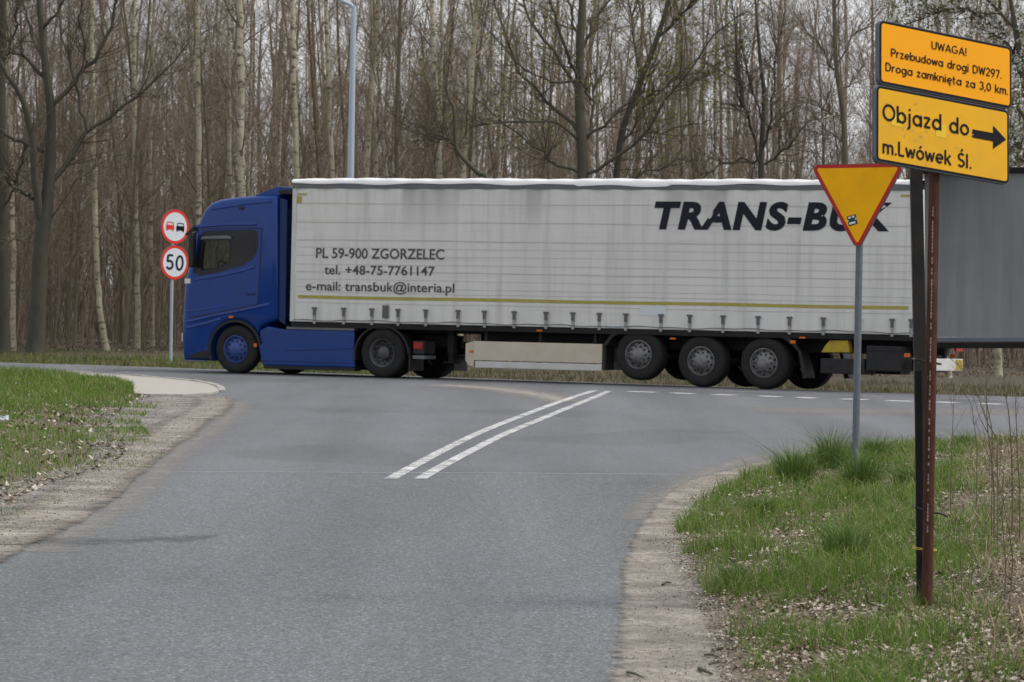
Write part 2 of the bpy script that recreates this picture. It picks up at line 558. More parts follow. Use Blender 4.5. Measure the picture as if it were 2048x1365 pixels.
# ---- curves read from the photograph and laid on the ground
RA = smooth_curve([(0.30, 8.0), (0.40, 12.0)] + [G(*p) for p in ((1250, 1365), (1258, 1290), (1264, 1220), (1268, 1170), (1275, 1120), (1290, 1070), (1318, 1030),
      (1345, 1000), (1372, 975), (1420, 955), (1470, 942), (1540, 925), (1620, 908), (1700, 898), (1790, 891), (1879, 887), (2048, 880))] + [(12, 50.5), (30, 52)], 6)
RS = smooth_curve([(0.95, 8.0), (1.10, 12.0)] + [G(*p) for p in ((1482, 1365), (1462, 1300), (1440, 1240), (1402, 1180), (1374, 1130), (1352, 1090), (1362, 1050),
      (1395, 1010), (1440, 980), (1490, 958), (1540, 942), (1600, 925), (1660, 911), (1730, 903), (1800, 897), (1879, 891), (2048, 884))] + [(12, 49.9), (30, 51.4)], 6)
LA = smooth_curve([(-3.2, 8.0), (-3.3, 16.0)] + [G(*p) for p in ((0, 1112), (45, 1092), (100, 1058), (170, 1015), (215, 985), (270, 940), (330, 900), (400, 848), (440, 822), (455, 806), (448, 795))], 6)
LG = smooth_curve([(-4.6, 8.0), (-4.5, 16.0)] + [G(*p) for p in ((-40, 1026), (0, 1005), (90, 968), (190, 935), (232, 905), (215, 872), (205, 842), (250, 812), (285, 798), (330, 796), (400, 795))], 6)
APRON_TOP = smooth_curve([(-60, 92), (-30, 82)] + [G(*p) for p in ((0, 744), (110, 747.5), (220, 752.5), (330, 760.5), (403, 769), (432, 778), (438, 786))], 6)
def xs_at(curve, y):
    i = np.argsort(curve[:, 1])
    return np.interp(y, curve[i, 1], curve[i, 0])

# ---- the ground to the horizon, with leaf-covered soil
n = 60
gx = np.concatenate([np.linspace(-900, -60, 8), np.linspace(-40, 40, 40), np.linspace(60, 900, 8)])
gy = np.concatenate([np.linspace(-200, 0, 4), np.linspace(10, 82, 30), np.linspace(86, 240, 40), np.linspace(300, 1500, 8)])
GX, GY = np.meshgrid(gx, gy)
beyond = np.clip((road_q(GX, GY) - 4.5) / 12.0, 0, 1)
GZ = -0.06 + np.clip(road_q(GX, GY), 0, 6) * 0 + zfall(GX, GY) + beyond * (0.16 + 0.10 * wob(GX, GY, 0.5, 1))
idx = np.arange(GX.size).reshape(GX.shape)
F = np.stack([idx[:-1, :-1], idx[:-1, 1:], idx[1:, 1:], idx[1:, :-1]], -1).reshape(-1, 4)
structure(mesh_np('ground', np.stack([GX, GY, GZ], -1).reshape(-1, 3), F, M['soil'], smooth=True))
def zground(x, y):
    b = np.clip((road_q(x, y) - 4.5) / 12.0, 0, 1)
    return -0.06 + zfall(x, y) + b * (0.16 + 0.10 * wob(x, y, 0.5, 1))

# ---- side road: worn coarse asphalt in front, smoother asphalt in the junction mouth
SEAM = [G(*p) for p in ((230, 944.5), (700, 946), (1100, 948), (1420, 951))]
ys = 36.0
la_near = [p for p in LA if p[1] < SEAM[0][1]]
ra_near = [p for p in RA if p[1] < SEAM[-1][1]]
la_far = [p for p in LA if p[1] >= SEAM[0][1]]
ra_far = [p for p in RA if p[1] >= SEAM[-1][1]]
def widen(ps, d):
    return [(p[0] + d, p[1]) for p in ps]
near_out = widen(la_near, -0.25) + SEAM + widen(ra_near, 0.25)[::-1]
structure(sheet('side_road', near_out, 0.0, M['asphalt_old']))
far_line = [tuple(road_pt(t, -1.0)) for t in (-60, -30, -10, 0, 8, 14, 18, 24, 32, 60)][::-1]
ap = [tuple(p) for p in APRON_TOP]
far_out = widen(la_far, -0.25) + [(-5.2, 62.6)] + [p for p in ap[::-1] if p[0] > -36] + [tuple(road_pt(34, -1.0))] + \
          [tuple(road_pt(t, -1.0)) for t in (24, 18, 14, 8, 0, -10, -30)] + [(30, 52)] + [(p[0], p[1] - 0.2) for p in ra_far[::-1] if p[0] < 29.9] + SEAM[::-1]
structure(sheet('junction_road', far_out, 0.0, M['asphalt_new']))
ts = np.linspace(-34, 60, 95)
main_near = np.array([road_pt(t, -1.0) for t in ts])
main_far = np.array([road_pt(t, 3.35 + 0.03 * math.sin(t * 1.7)) for t in ts])
structure(strip('main_road', main_near, main_far, 0.0, M['asphalt_main'], np.linspace(0, 1, 9), zf=zfall))
sm = smooth_curve(SEAM, 12)
structure(strip('asphalt_joint', sm, sm + np.array([0, 0.05]), 0.003, M['line_faint']))

# ---- painted markings
def ribbon(name, pts, width, z, mat, zf=None, wear=0.0, seed=0):
    c = np.asarray(pts, float)
    t = np.gradient(c, axis=0)
    t /= np.linalg.norm(t, axis=1)[:, None]
    nn = np.stack([-t[:, 1], t[:, 0]], 1)
    w = width / 2 * (1 + wear * np.stack([wob(c[:, 0] * 9, c[:, 1] * 9, 1.5, seed)] * 2, 1))
    return structure(strip(name, c - nn * w, c + nn * w, z, mat, zf=zf))
dl_a = smooth_curve([G(*p) for p in ((781, 959), (830, 932), (890, 900), (960, 866), (1040, 834), (1110, 808), (1160, 791), (1190, 782))], 8)
dl_b = smooth_curve([G(*p) for p in ((841, 959), (880, 936), (940, 904), (1010, 869), (1080, 840), (1150, 811), (1195, 793), (1217, 783))], 8)
ribbon('double_line', dl_a, 0.125, 0.006, M['line'], wear=0.05)
ribbon('double_line', dl_b, 0.125, 0.006, M['line'], wear=0.05, seed=3)
for x0, x1, y in ((1257, 1311, 784.5), (1343, 1387, 787.3), (1426, 1467, 790.3), (1519, 1561, 793.5), (1595, 1629, 796.2), (1682, 1735, 799.3), (1773, 1824, 802.6), (1873, 1914, 805.5), (1960, 2005, 808.5)):
    a, b = G(x0, y - 0.5), G(x1, y + 1.1)
    ribbon('dashed_edge_mark', np.linspace(a, b, 4), 0.26, 0.006, M['line_dash'])
for (x0, y0, x1, y1) in ((1456, 783.0, 1552, 786.2), (1630, 789, 1757, 794), (1900, 797.5, 2040, 802)):
    ribbon('centre_mark', np.linspace(G(x0, y0), G(x1, y1), 4), 0.12, 0.006, M['line_faint'])
edge_c = np.array([road_pt(t, 3.05) for t in ts])
ribbon('far_edge_line', edge_c, 0.14, 0.006, M['line'], zf=zfall)
el = np.array([np.array(p) + np.array([0.02, 0.22]) for p in APRON_TOP if -40 < p[0] < -7.2])
ribbon('near_edge_line', el, 0.12, 0.006, M['line_faint'])

# ---- shoulders: sand and gravel washed over the asphalt edge
m_ = min(len(RA), len(RS))
ra, rs = RA[:m_], RS[:m_]
off = np.stack([0.15 + 0.03 * wob(ra[:, 1] * 3, ra[:, 1], 1, 4), 0 * ra[:, 1]], 1)
structure(strip('sandy_shoulder_right', ra - off, rs + np.array([0.35, -0.05]), 0.010, M['sand'], (0, 0.12, 0.28, 0.5, 0.68, 0.85, 1.0), (0, 0.62, 1, 0.72, 0.42, 0.22, 0.0)))
m_ = min(len(LA), len(LG))
la, lg = LA[:m_], LG[:m_]
off = np.stack([0.20 + 0.04 * wob(la[:, 1] * 2, la[:, 1], 1, 5), 0 * la[:, 1]], 1)
structure(strip('sandy_shoulder_left', lg - np.array([0.5, 0]), la + off, 0.010, M['gravel'], (0, 0.15, 0.4, 0.7, 0.9, 1.0), (0.1, 0.75, 1, 1, 0.7, 0)))
structure(strip('sandy_rim_left', la - np.array([0.75, 0]), la + off * 1.3, 0.014, M['sand'], (0, 0.3, 0.55, 0.8, 1.0), (0, 0.5, 1.0, 0.55, 0)))
dust = smooth_curve([G(*p) for p in ((880, 772), (980, 778), (1060, 788), (1110, 797), (1140, 806))], 8)
structure(strip('dust_streak', dust - np.array([0.75, 1.3]), dust + np.array([0.6, 2.2]), 0.004, M['dust'], (0, 0.3, 0.5, 0.7, 1), (0, 0.46, 0.72, 0.5, 0)))
d2 = smooth_curve([G(*p) for p in ((1250, 1040), (1310, 990), (1400, 945), (1560, 905), (1800, 880), (2048, 872))], 8)
structure(strip('dust_streak', d2 - np.array([0.5, 0.3]), d2 + np.array([0.45, 0.2]), 0.0035, M['dust'], (0, 0.6, 1), (0, 0.5, 0.2)))
d3 = smooth_curve([G(*p) for p in ((60, 1105), (250, 995), (340, 910), (430, 850), (480, 805))], 8)
structure(strip('dust_streak', d3 - np.array([0.3, 0]), d3 + np.array([0.6, 0]), 0.0035, M['dust'], (0, 0.4, 1), (0.4, 0.5, 0)))
d4 = smooth_curve([G(*p) for p in ((1500, 818), (1700, 822), (1900, 822), (2150, 822))], 8)
structure(strip('dust_streak', d4 - np.array([0, 4.0]), d4 + np.array([0, 3.0]), 0.0035, M['dust'], (0, 0.3, 0.5, 0.7, 1), (0, 0.34, 0.46, 0.36, 0)))
M['tar'] = feathered('tar_stain', [(0.3, (0.055, 0.060, 0.066)), (0.7, (0.085, 0.092, 0.10))], 80, 0.7, 0.6)
d5 = smooth_curve([G(*p) for p in ((70, 1082), (150, 1084), (240, 1082), (320, 1078), (420, 1076))], 6)
structure(strip('tar_stain', d5 - np.array([0.2, 1.0]), d5 + np.array([0.2, 0.9]), 0.0045, M['tar'], (0, 0.3, 0.5, 0.7, 1), (0, 0.26, 0.42, 0.26, 0)))

# ---- grassy verges (soil under the blades)
nn_ = len(RS)
outer = np.stack([np.linspace(9, 34, nn_), np.concatenate([np.linspace(6, 40, nn_ // 2), np.linspace(40, 51, nn_ - nn_ // 2)])], 1)
def zverge(x, y):
    return 0.05 * np.clip((x - xs_at(RS, y)) / 0.6, 0, 1) + 0.025 * wob(x, y, 1.6, 7) * np.clip((x - xs_at(RS, y)) / 0.8, 0, 1)
structure(strip('verge_right', RA * 0.55 + RS * 0.45, outer, -0.004, M['verge_soil'], np.linspace(0, 1, 14) ** 1.6, zf=lambda x, y: zverge(x, y) + 0.006))
LGX = np.concatenate([LG[:-12], np.array([G(*p) for p in ((266, 791), (264, 780), (258, 772), (225, 762), (128, 753), (0, 749))]), np.array([[-24, 79.5], [-50, 88]])])
louter = np.stack([np.full(len(LGX), -60.0), np.linspace(6, 84, len(LGX))], 1)
def xlg(y):
    return np.interp(y, np.maximum.accumulate(LGX[:, 1]), LGX[:, 0])
def zleft(x, y):
    return 0.06 * np.clip((xlg(y) - x) / 1.2, 0, 1) + 0.03 * wob(x, y, 1.2, 8) * np.clip((xlg(y) - x) / 1.0, 0, 1)
structure(strip('verge_left', LGX, louter, -0.004, M['verge_soil'], np.linspace(0, 1, 14) ** 2.2, zf=lambda x, y: zleft(x, y)))

# ---- pale paved apron in the corner of the junction, with a rim of kerb stones
ap_low = [G(*p) for p in ((421, 790), (366, 793.5), (300, 793), (268, 791), (263, 780), (257, 772), (222, 761.5), (128, 752.5), (0, 747.5))] + [(-30, 81.2)]
apron_poly = [tuple(p) for p in APRON_TOP[5:]] + [tuple(p) for p in ap_low]
mb = MB()
mb.holed(apron_poly, [], lambda x, y: (x, y, 0.035))
np_ = len(apron_poly)
mb.add([(p[0], p[1], 0.035) for p in apron_poly] + [(p[0], p[1], -0.05) for p in apron_poly], [(i, (i + 1) % np_, np_ + (i + 1) % np_, np_ + i) for i in range(np_)])
apron = structure(mb.build('paved_apron', M['setts']))
kc = np.array([p for p in APRON_TOP if p[0] > -13.5])
seg = np.cumsum(np.concatenate([[0], np.linalg.norm(np.diff(kc, axis=0), axis=1)]))
kb = MB().box(-0.245, 0.245, -0.06, 0.06, -0.05, 0.05).build('kerb_stone', M['kerb'], apron, bevel=0.008)
first = True
for s in np.arange(0.25, seg[-1] - 0.2, 0.5):
    p = [np.interp(s, seg, kc[:, i]) for i in (0, 1)]
    p2 = [np.interp(s + 0.05, seg, kc[:, i]) for i in (0, 1)]
    k = kb if first else kb.copy()
    if not first:
        link(k, apron)
    first = False
    a = math.atan2(p2[1] - p[1], p2[0] - p[0])
    k.location = (p[0] + 0.06 * math.sin(a) * -1 * -1 * -1, p[1] - 0.06, random.Random(s).uniform(-0.006, 0.008) + 0.002)
    k.rotation_euler = (0, 0, a)

# ================================================================== LETTERING (single-stroke road lettering, drawn as ribbons)
def _e(cx, cy, rx, ry):
    return arc2(cx, cy, rx, ry, 0, 360, 24)[:-1] + [None]          # None = closed
def _dot(x, y, r=0.075):
    return ['dot', (x, y, r)]
GL = {
 'U': (.62, [[(.065, 1), (.065, .31)] + arc2(.31, .31, .245, .245, 180, 360) + [(.555, 1)]]),
 'W': (.86, [[(.04, 1), (.23, .03), (.43, .86), (.63, .03), (.82, 1)]]),
 'A': (.66, [[(.03, 0), (.33, .96), (.63, 0)], [(.13, .3), (.53, .3)]]),
 'G': (.76, [arc2(.38, .5, .315, .435, 48, 320, 20) + [(.66, .22), (.66, .45), (.42, .45)]]),
 '!': (.22, [[(.1, 1), (.1, .27)], _dot(.1, .075)]),
 'P': (.6, [[(.065, 0), (.065, 1)], [(.065, .935), (.33, .935)] + arc2(.33, .7, .215, .235, 90, -90)[1:] + [(.065, .465)]]),
 'r': (.40, [[(.065, 0), (.065, .68)], arc2(.27, .40, .205, .215, 180, 65)]),
 'z': (.5, [[(.03, .615), (.42, .615), (.07, .065), (.45, .065)]]),
 'e': (.62, [[(.065, .34), (.555, .34)], arc2(.31, .34, .245, .275, 0, 312, 22)]),
 'b': (.63, [[(.065, 0), (.065, 1)], _e(.32, .34, .25, .275)]),
 'd': (.65, [[(.56, 0), (.56, 1)], _e(.31, .34, .245, .275)]),
 'o': (.62, [_e(.31, .34, .245, .275)]),
 'u': (.6, [[(.065, .68), (.065, .28)] + arc2(.29, .28, .225, .215, 180, 360) + [(.515, .4)], [(.515, .68), (.515, 0)]]),
 'w': (.73, [[(.03, .68), (.19, .03), (.36, .6), (.53, .03), (.69, .68)]]),
 'a': (.65, [_e(.31, .34, .245, .275), [(.56, 0), (.56, .68)]]),
 'g': (.65, [_e(.31, .34, .245, .275), [(.56, .68), (.56, -.03)] + arc2(.31, -.03, .25, .2, 0, -140)]),
 'i': (.2, [[(.08, 0), (.08, .68)], _dot(.08, .9)]),
 'j': (.27, [[(.15, .68), (.15, -.08)] + arc2(.01, -.08, .14, .15, 0, -95), _dot(.15, .9)]),
 'l': (.2, [[(.08, 0), (.08, 1)]]),
 'D': (.7, [[(.065, 0), (.065, 1)], [(.065, .935), (.28, .935)] + arc2(.28, .5, .33, .435, 90, -90, 18)[1:] + [(.065, .065)]]),
 '2': (.58, [arc2(.28, .7, .215, .235, 172, -35) + [(.07, .065), (.53, .065)]]),
 '9': (.58, [_e(.28, .68, .215, .255), [(.485, .6), (.2, 0)]]),
 '7': (.53, [[(.03, .935), (.47, .935), (.18, 0)]]),
 '.': (.2, [_dot(.09, .075)]),
 ',': (.2, [[(.13, .13), (.05, -.16)]]),
 'm': (.83, [[(.065, 0), (.065, .68)], [(.065, .4)] + arc2(.235, .44, .17, .175, 180, 0) + [(.405, 0)], [(.405, .4)] + arc2(.575, .44, .17, .175, 180, 0) + [(.745, 0)]]),
 'n': (.6, [[(.065, 0), (.065, .68)], [(.065, .36)] + arc2(.29, .4, .225, .215, 180, 0) + [(.515, 0)]]),
 'k': (.52, [[(.065, 0), (.065, 1)], [(.45, .68), (.1, .28)], [(.2, .4), (.48, 0)]]),
 't': (.42, [[(.15, .92), (.15, .2)] + arc2(.29, .2, .14, .14, 180, 285), [(0, .63), (.36, .63)]]),
 '3': (.56, [arc2(.26, .72, .2, .215, 155, -75), arc2(.26, .28, .225, .22, 75, -155)]),
 '0': (.58, [_e(.29, .5, .225, .435)]),
 '5': (.58, [[(.49, .935), (.13, .935), (.1, .5)] + arc2(.27, .32, .225, .255, 128, -150)]),
 'O': (.86, [_e(.42, .5, .355, .435)]),
 'L': (.5, [[(.065, 1), (.065, .065), (.46, .065)]]),
 'S': (.58, [arc2(.29, .72, .21, .215, 35, 255) + arc2(.27, .28, .225, .215, 75, -150)]),
 ' ': (.36, []),
}
GL['ę'] = (.62, GL['e'][1] + [[(.40, .07), (.34, -.08), (.36, -.2), (.47, -.22)]])
GL['ó'] = (.62, GL['o'][1] + [[(.27, .78), (.38, .95)]])
GL['Ś'] = (.58, GL['S'][1] + [[(.27, 1.1), (.38, 1.27)]])

def stroke_text(parent, mat, text, x, y, size, fn, width=None, w=0.13, center=False, gap=0.075):
    """writes the text as one part per letter; fn(u, v, lift) maps the sign face to 3-D; width fits the line"""
    total = sum(GL[c][0] + gap for c in text) - gap
    sx = size if width is None else width / total
    cx = x - (total * sx / 2 if center else 0)
    for ch in text:
        adv, strokes = GL[ch]
        mb, k = MB(), 0
        for st in strokes:
            lift = 0.0004 * (k % 3)
            k += 1
            if st[0] == 'dot':
                dx, dy, r = st[1]
                ring = [(dx + r * math.cos(a), dy + r * math.sin(a)) for a in np.linspace(0, 2 * PI, 13)[:-1]]
                mb.add([fn(cx + p * sx, y + q * size, lift) for p, q in ring], [tuple(range(12))])
                continue
            closed = st[-1] is None
            P = [Vector(p) for p in st if p is not None]
            runs = [[P[0]]]
            for i in range(1, len(P)):
                runs[-1].append(P[i])
                if not closed and i < len(P) - 1 and (P[i] - P[i - 1]).normalized().dot((P[i + 1] - P[i]).normalized()) < 0.35:
                    runs.append([P[i]])
            for rn in runs:
                stroke_run(mb, rn, closed, cx, sx, y, size, fn, w, lift)
                lift = 0.0004 * (k % 3)
                k += 1
        if strokes:
            mb.build('letter', mat, parent)
        cx += (adv + gap) * sx

def stroke_run(mb, P, closed, cx, sx, y, size, fn, w, lift):
    n = len(P)
    L_, R_ = [], []
    for i in range(n):
        a = P[i - 1] if (closed or i > 0) else P[i]
        c = P[(i + 1) % n] if (closed or i < n - 1) else P[i]
        e1 = (P[i] - a).normalized() if (P[i] - a).length > 1e-6 else (c - P[i]).normalized()
        e2 = (c - P[i]).normalized() if (c - P[i]).length > 1e-6 else e1
        m = Vector((-e1.y, e1.x)) + Vector((-e2.y, e2.x))
        m = m / max(0.55, m.length_squared / 2) if m.length > 1e-6 else Vector((-e1.y, e1.x))
        L_.append(P[i] + m * w / 2)
        R_.append(P[i] - m * w / 2)
    vs = [fn(cx + p.x * sx, y + p.y * size, lift) for p in L_ + R_]
    mb.add(vs, [(i, n + i, n + (i + 1) % n, (i + 1) % n) for i in range(n if closed else n - 1)])

def font_mesh(text, bold=0.0, shear=0.0, space=1.0):
    """flat text mesh in the built-in typeface, 1 unit high capitals from the baseline, starting at x = 0"""
    cu = bpy.data.curves.new('lettering', 'FONT')
    cu.body = text
    cu.size = 1.0
    cu.offset = bold
    cu.shear = shear
    cu.space_character = space
    cu.resolution_u = 4
    o = bpy.data.objects.new('lettering', cu)
    COL.objects.link(o)
    dg = bpy.context.evaluated_depsgraph_get()
    me = bpy.data.meshes.new_from_object(o.evaluated_get(dg))
    bpy.data.objects.remove(o)
    v = np.array([p.co[:] for p in me.vertices])
    f = [tuple(p.vertices) for p in me.polygons]
    bpy.data.meshes.remove(me)
    v[:, 0] -= v[:, 0].min()
    return v, f
def font_part(name, text, mat, parent, fn, x0, x1, base, cap, bold=0.0, shear=0.0, space=1.0):
    """the text as one part per letter"""
    v, f = font_mesh(text, bold, 0.0, space)
    capv, _ = font_mesh('H', bold, 0)
    ch = capv[:, 1].max() - capv[:, 1].min()
    b0 = capv[:, 1].min()
    v[:, 1] = (v[:, 1] - b0) / ch
    wid = v[:, 0].max()
    spans = sorted((min(v[i, 0] for i in q), max(v[i, 0] for i in q), k) for k, q in enumerate(f))
    groups, hi = [], -1
    for a, b, k in spans:
        if a > hi - 0.004:
            groups.append([])
        groups[-1].append(k)
        hi = max(hi, b)
    sx = (x1 - x0) / (wid + shear * 0.7)
    for g in groups:
        mb = MB()
        use = sorted({i for k in g for i in f[k]})
        re_ = {i: n_ for n_, i in enumerate(use)}
        mb.add([fn(x0 + (v[i, 0] + shear * v[i, 1] * 0.7) * sx, base + v[i, 1] * cap) for i in use], [tuple(re_[i] for i in f[k]) for k in g])
        mb.build('letter', mat, parent, fix=False)

# ================================================================== THE LORRY
M['cab'] = paint('cab_blue', (0.0025, 0.034, 0.20), 0.2, 0.08, 2.0, coat=0.3, dirt=(0.008, 0.028, 0.10), dirt_amt=0.4, spec=0.18)
M['cab_dark'] = paint('cab_blue_inner', (0.005, 0.017, 0.085), 0.45, 0.1, 2.0)
M['black'] = paint('black_plastic', (0.011, 0.011, 0.0125), 0.5, 0.2, 4.0, dirt=(0.03, 0.029, 0.028), dirt_amt=0.35)
M['gloss_black'] = paint('black_panel', (0.012, 0.012, 0.014), 0.16, 0.1, 2.0)
M['chassis'] = paint('chassis_black', (0.009, 0.009, 0.0095), 0.7, 0.3, 3.0, dirt=(0.022, 0.02, 0.019), dirt_amt=0.4)
M['rubber'] = paint('tyre_rubber', (0.0125, 0.0125, 0.013), 0.8, 0.25, 4.0, dirt=(0.028, 0.027, 0.025), dirt_amt=0.4)
M['rim'] = paint('rim_metal', (0.20, 0.20, 0.205), 0.5, 0.3, 6.0, metal=0.4, dirt=(0.07, 0.065, 0.06), dirt_amt=0.8)
M['rim_dark'] = paint('dirty_rim', (0.10, 0.10, 0.105), 0.6, 0.25, 6.0, metal=0.3, dirt=(0.04, 0.04, 0.04), dirt_amt=0.6)
M['rim_blue'] = paint('rim_blue', (0.03, 0.07, 0.28), 0.4, 0.15, 6.0, dirt=(0.05, 0.06, 0.09), dirt_amt=0.5)
M['chrome'] = paint('bright_metal', (0.55, 0.56, 0.58), 0.25, 0.1, 6.0, metal=0.9)
M['amber'] = paint('amber_lens', (0.55, 0.12, 0.01), 0.3, 0.1, 9.0)
M['red_lens'] = paint('red_lens', (0.30, 0.012, 0.012), 0.3, 0.1, 9.0)
M['rail'] = paint('grey_rail', (0.13, 0.135, 0.145), 0.5, 0.15, 2.0, dirt=(0.07, 0.07, 0.07), dirt_amt=0.4)
M['roof'] = paint('roof_tarpaulin', (0.72, 0.73, 0.75), 0.55, 0.08, 2.0)
M['seam'] = paint('seam_grey', (0.43, 0.42, 0.41), 0.7, 0.35, 1.0)
M['strap'] = paint('strap_grey', (0.30, 0.295, 0.29), 0.8, 0.2, 8.0)
M['buckle'] = paint('buckle_metal', (0.11, 0.11, 0.115), 0.5, 0.25, 9.0, metal=0.4)
M['stripe'] = paint('yellow_tape', (0.36, 0.31, 0.06), 0.5, 0.12, 3.0, dirt=(0.2, 0.18, 0.1), dirt_amt=0.4)
M['ink'] = paint('dark_lettering', (0.014, 0.015, 0.022), 0.6, 0.2, 3.0, spec=0.15)
M['ink_grey'] = paint('faded_lettering', (0.06, 0.06, 0.065), 0.6, 0.25, 4.0)
M['guard'] = paint('side_guard_white', (0.50, 0.465, 0.40), 0.5, 0.08, 1.5, dirt=(0.40, 0.30, 0.18), dirt_amt=0.5)
M['guard_clean'] = paint('guard_rail_white', (0.52, 0.53, 0.53), 0.45, 0.08, 2.0, dirt=(0.38, 0.30, 0.2), dirt_amt=0.35)
M['yellow'] = paint('yellow_plastic', (0.42, 0.30, 0.02), 0.5, 0.15, 4.0, dirt=(0.12, 0.1, 0.04), dirt_amt=0.6)
M['patch_grey'] = paint('repair_patch', (0.55, 0.58, 0.61), 0.5, 0.06, 3.0)
M['seat_cloth'] = paint('seat_cloth', (0.03, 0.03, 0.033), 0.9, 0.2, 5.0)

def curtain_mat():
    m, nt, b, out = nodes_of('curtain_tarpaulin')
    v = coords(nt)
    big = noise(nt, coords(nt, (0.5, 1, 0.6)), 1.0, 5, 0.6)
    c = mixc(nt, big, (0.54, 0.533, 0.52), (0.67, 0.662, 0.648))
    # rain streaks run down from the top rail, road film collects towards the bottom hem: grime with shapes of its own
    st = noise(nt, coords(nt, (4.0, 1, 0.25)), 1.0, 6, 0.7)
    c = mixc(nt, ramp(nt, st, [(0.48, 0.0), (0.72, 0.42)]), c, (0.30, 0.295, 0.28))
    st2 = noise(nt, coords(nt, (0.35, 1, 9.0)), 1.0, 4, 0.6)
    c = mixc(nt, ramp(nt, st2, [(0.55, 0.0), (0.75, 0.25)]), c, (0.36, 0.34, 0.31))
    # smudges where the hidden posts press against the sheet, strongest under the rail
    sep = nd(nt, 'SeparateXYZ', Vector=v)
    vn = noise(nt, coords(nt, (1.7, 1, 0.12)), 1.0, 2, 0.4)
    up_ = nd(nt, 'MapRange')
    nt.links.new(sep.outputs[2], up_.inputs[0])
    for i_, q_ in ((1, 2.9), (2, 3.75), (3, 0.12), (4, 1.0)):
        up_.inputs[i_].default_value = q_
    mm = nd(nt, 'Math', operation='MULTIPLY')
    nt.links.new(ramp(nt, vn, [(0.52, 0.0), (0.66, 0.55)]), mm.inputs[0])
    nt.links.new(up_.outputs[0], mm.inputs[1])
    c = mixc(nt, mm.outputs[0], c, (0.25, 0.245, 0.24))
    fine = noise(nt, v, 22, 6, 0.7)
    c = mixc(nt, ramp(nt, fine, [(0.58, 0.0), (0.75, 0.3)]), c, (0.28, 0.27, 0.25))
    nt.links.new(c, b.inputs['Base Color'])
    b.inputs['Roughness'].default_value = 0.5
    b.inputs['Specular IOR Level'].default_value = 0.4
    bump(nt, b, noise(nt, coords(nt, (1, 1, 0.3)), 2.4, 3), 0.25, 0.05)
    return m
M['curtain'] = curtain_mat()
def glass_mat():
    m, nt, b, out = nodes_of('cab_glass')
    b.inputs['Base Color'].default_value = (0.02, 0.025, 0.025, 1)
    b.inputs['Roughness'].default_value = 0.04
    tr = nt.nodes.new('ShaderNodeBsdfTransparent')
    tr.inputs[0].default_value = (0.72, 0.80, 0.74, 1)
    mx = nt.nodes.new('ShaderNodeMixShader')
    mx.inputs[0].default_value = 0.22
    nt.links.new(tr.outputs[0], mx.inputs[1])
    nt.links.new(b.outputs[0], mx.inputs[2])
    nt.links.new(mx.outputs[0], out.inputs[0])
    return m
M['glass'] = glass_mat()

LROT = (R(0.7), 0, math.atan2(FWD[1], FWD[0]))
W = 2.5
def lorry_root(name, label, cat, t0):
    p = road_pt(t0, 0.0)
    return thing(name, label, cat, (p[0], p[1], 0.0), LROT)

def wheel(parent, t, z, r, side, rim_mat, deep, width=0.30, lugs=True, tyre_label=None):
    """side +1: near side (outer face at y = -0.02); -1: far side"""
    y0 = -0.03 if side > 0 else -W + 0.03
    s = -1 if side > 0 else 1
    tp = [(0.56 * r, 0.02), (0.62 * r, 0.0), (0.86 * r, 0.0), (0.93 * r, 0.015), (0.985 * r, 0.05), (r, 0.08), (r, 0.12), (0.985 * r, 0.125), (0.985 * r, 0.135), (r, 0.14), (r, width - 0.14), (0.985 * r, width - 0.135), (0.985 * r, width - 0.125), (r, width - 0.12), (r, width - 0.08), (0.985 * r, width - 0.05), (0.93 * r, width - 0.015), (0.86 * r, width), (0.56 * r, width)]
    mb = MB().lathe([(a, b * s) for a, b in tp], (t, y0, z), 40)
    w = mb.build('wheel', M['rubber'], parent, smooth=True)
    if deep:      # dished drive wheel
        rp = [(0.57 * r, 0.0), (0.53 * r, 0.01), (0.50 * r, 0.05), (0.46 * r, 0.13), (0.30 * r, 0.15), (0.27 * r, 0.12), (0.25 * r, 0.06), (0.20 * r, 0.04), (0.0, 0.035)]
    else:
        rp = [(0.57 * r, 0.0), (0.54 * r, -0.005), (0.52 * r, 0.02), (0.47 * r, 0.045), (0.42 * r, 0.03), (0.34 * r, -0.01), (0.27 * r, -0.02), (0.22 * r, -0.045), (0.16 * r, -0.06), (0.0, -0.062)]
    rm = MB().lathe([(a, b * s) for a, b in rp], (t, y0, z), 32).build('rim', rim_mat, w, smooth=True)
    if lugs:
        hb = MB()
        for k in range(10):
            a = 2 * PI * k / 10
            rr = 0.345 * r
            yy = y0 + (0.13 if deep else -0.012) * s
            hb.tube([(t + rr * math.cos(a), yy, z + rr * math.sin(a)), (t + rr * math.cos(a), yy - 0.035 * s, z + rr * math.sin(a))], 0.016, 6)
        for k in range(10):          # hand holes
            a = 2 * PI * (k + 0.5) / 10
            rr = 0.44 * r
            yy = y0 + (0.125 if deep else 0.03) * s
            hb.tube([(t + rr * math.cos(a), yy, z + rr * math.sin(a)), (t + rr * math.cos(a), yy - 0.012 * s, z + rr * math.sin(a))], 0.024, 8)
        hb.build('wheel_nuts', M['chassis'], rm)['kind'] = 'stuff'
    return w

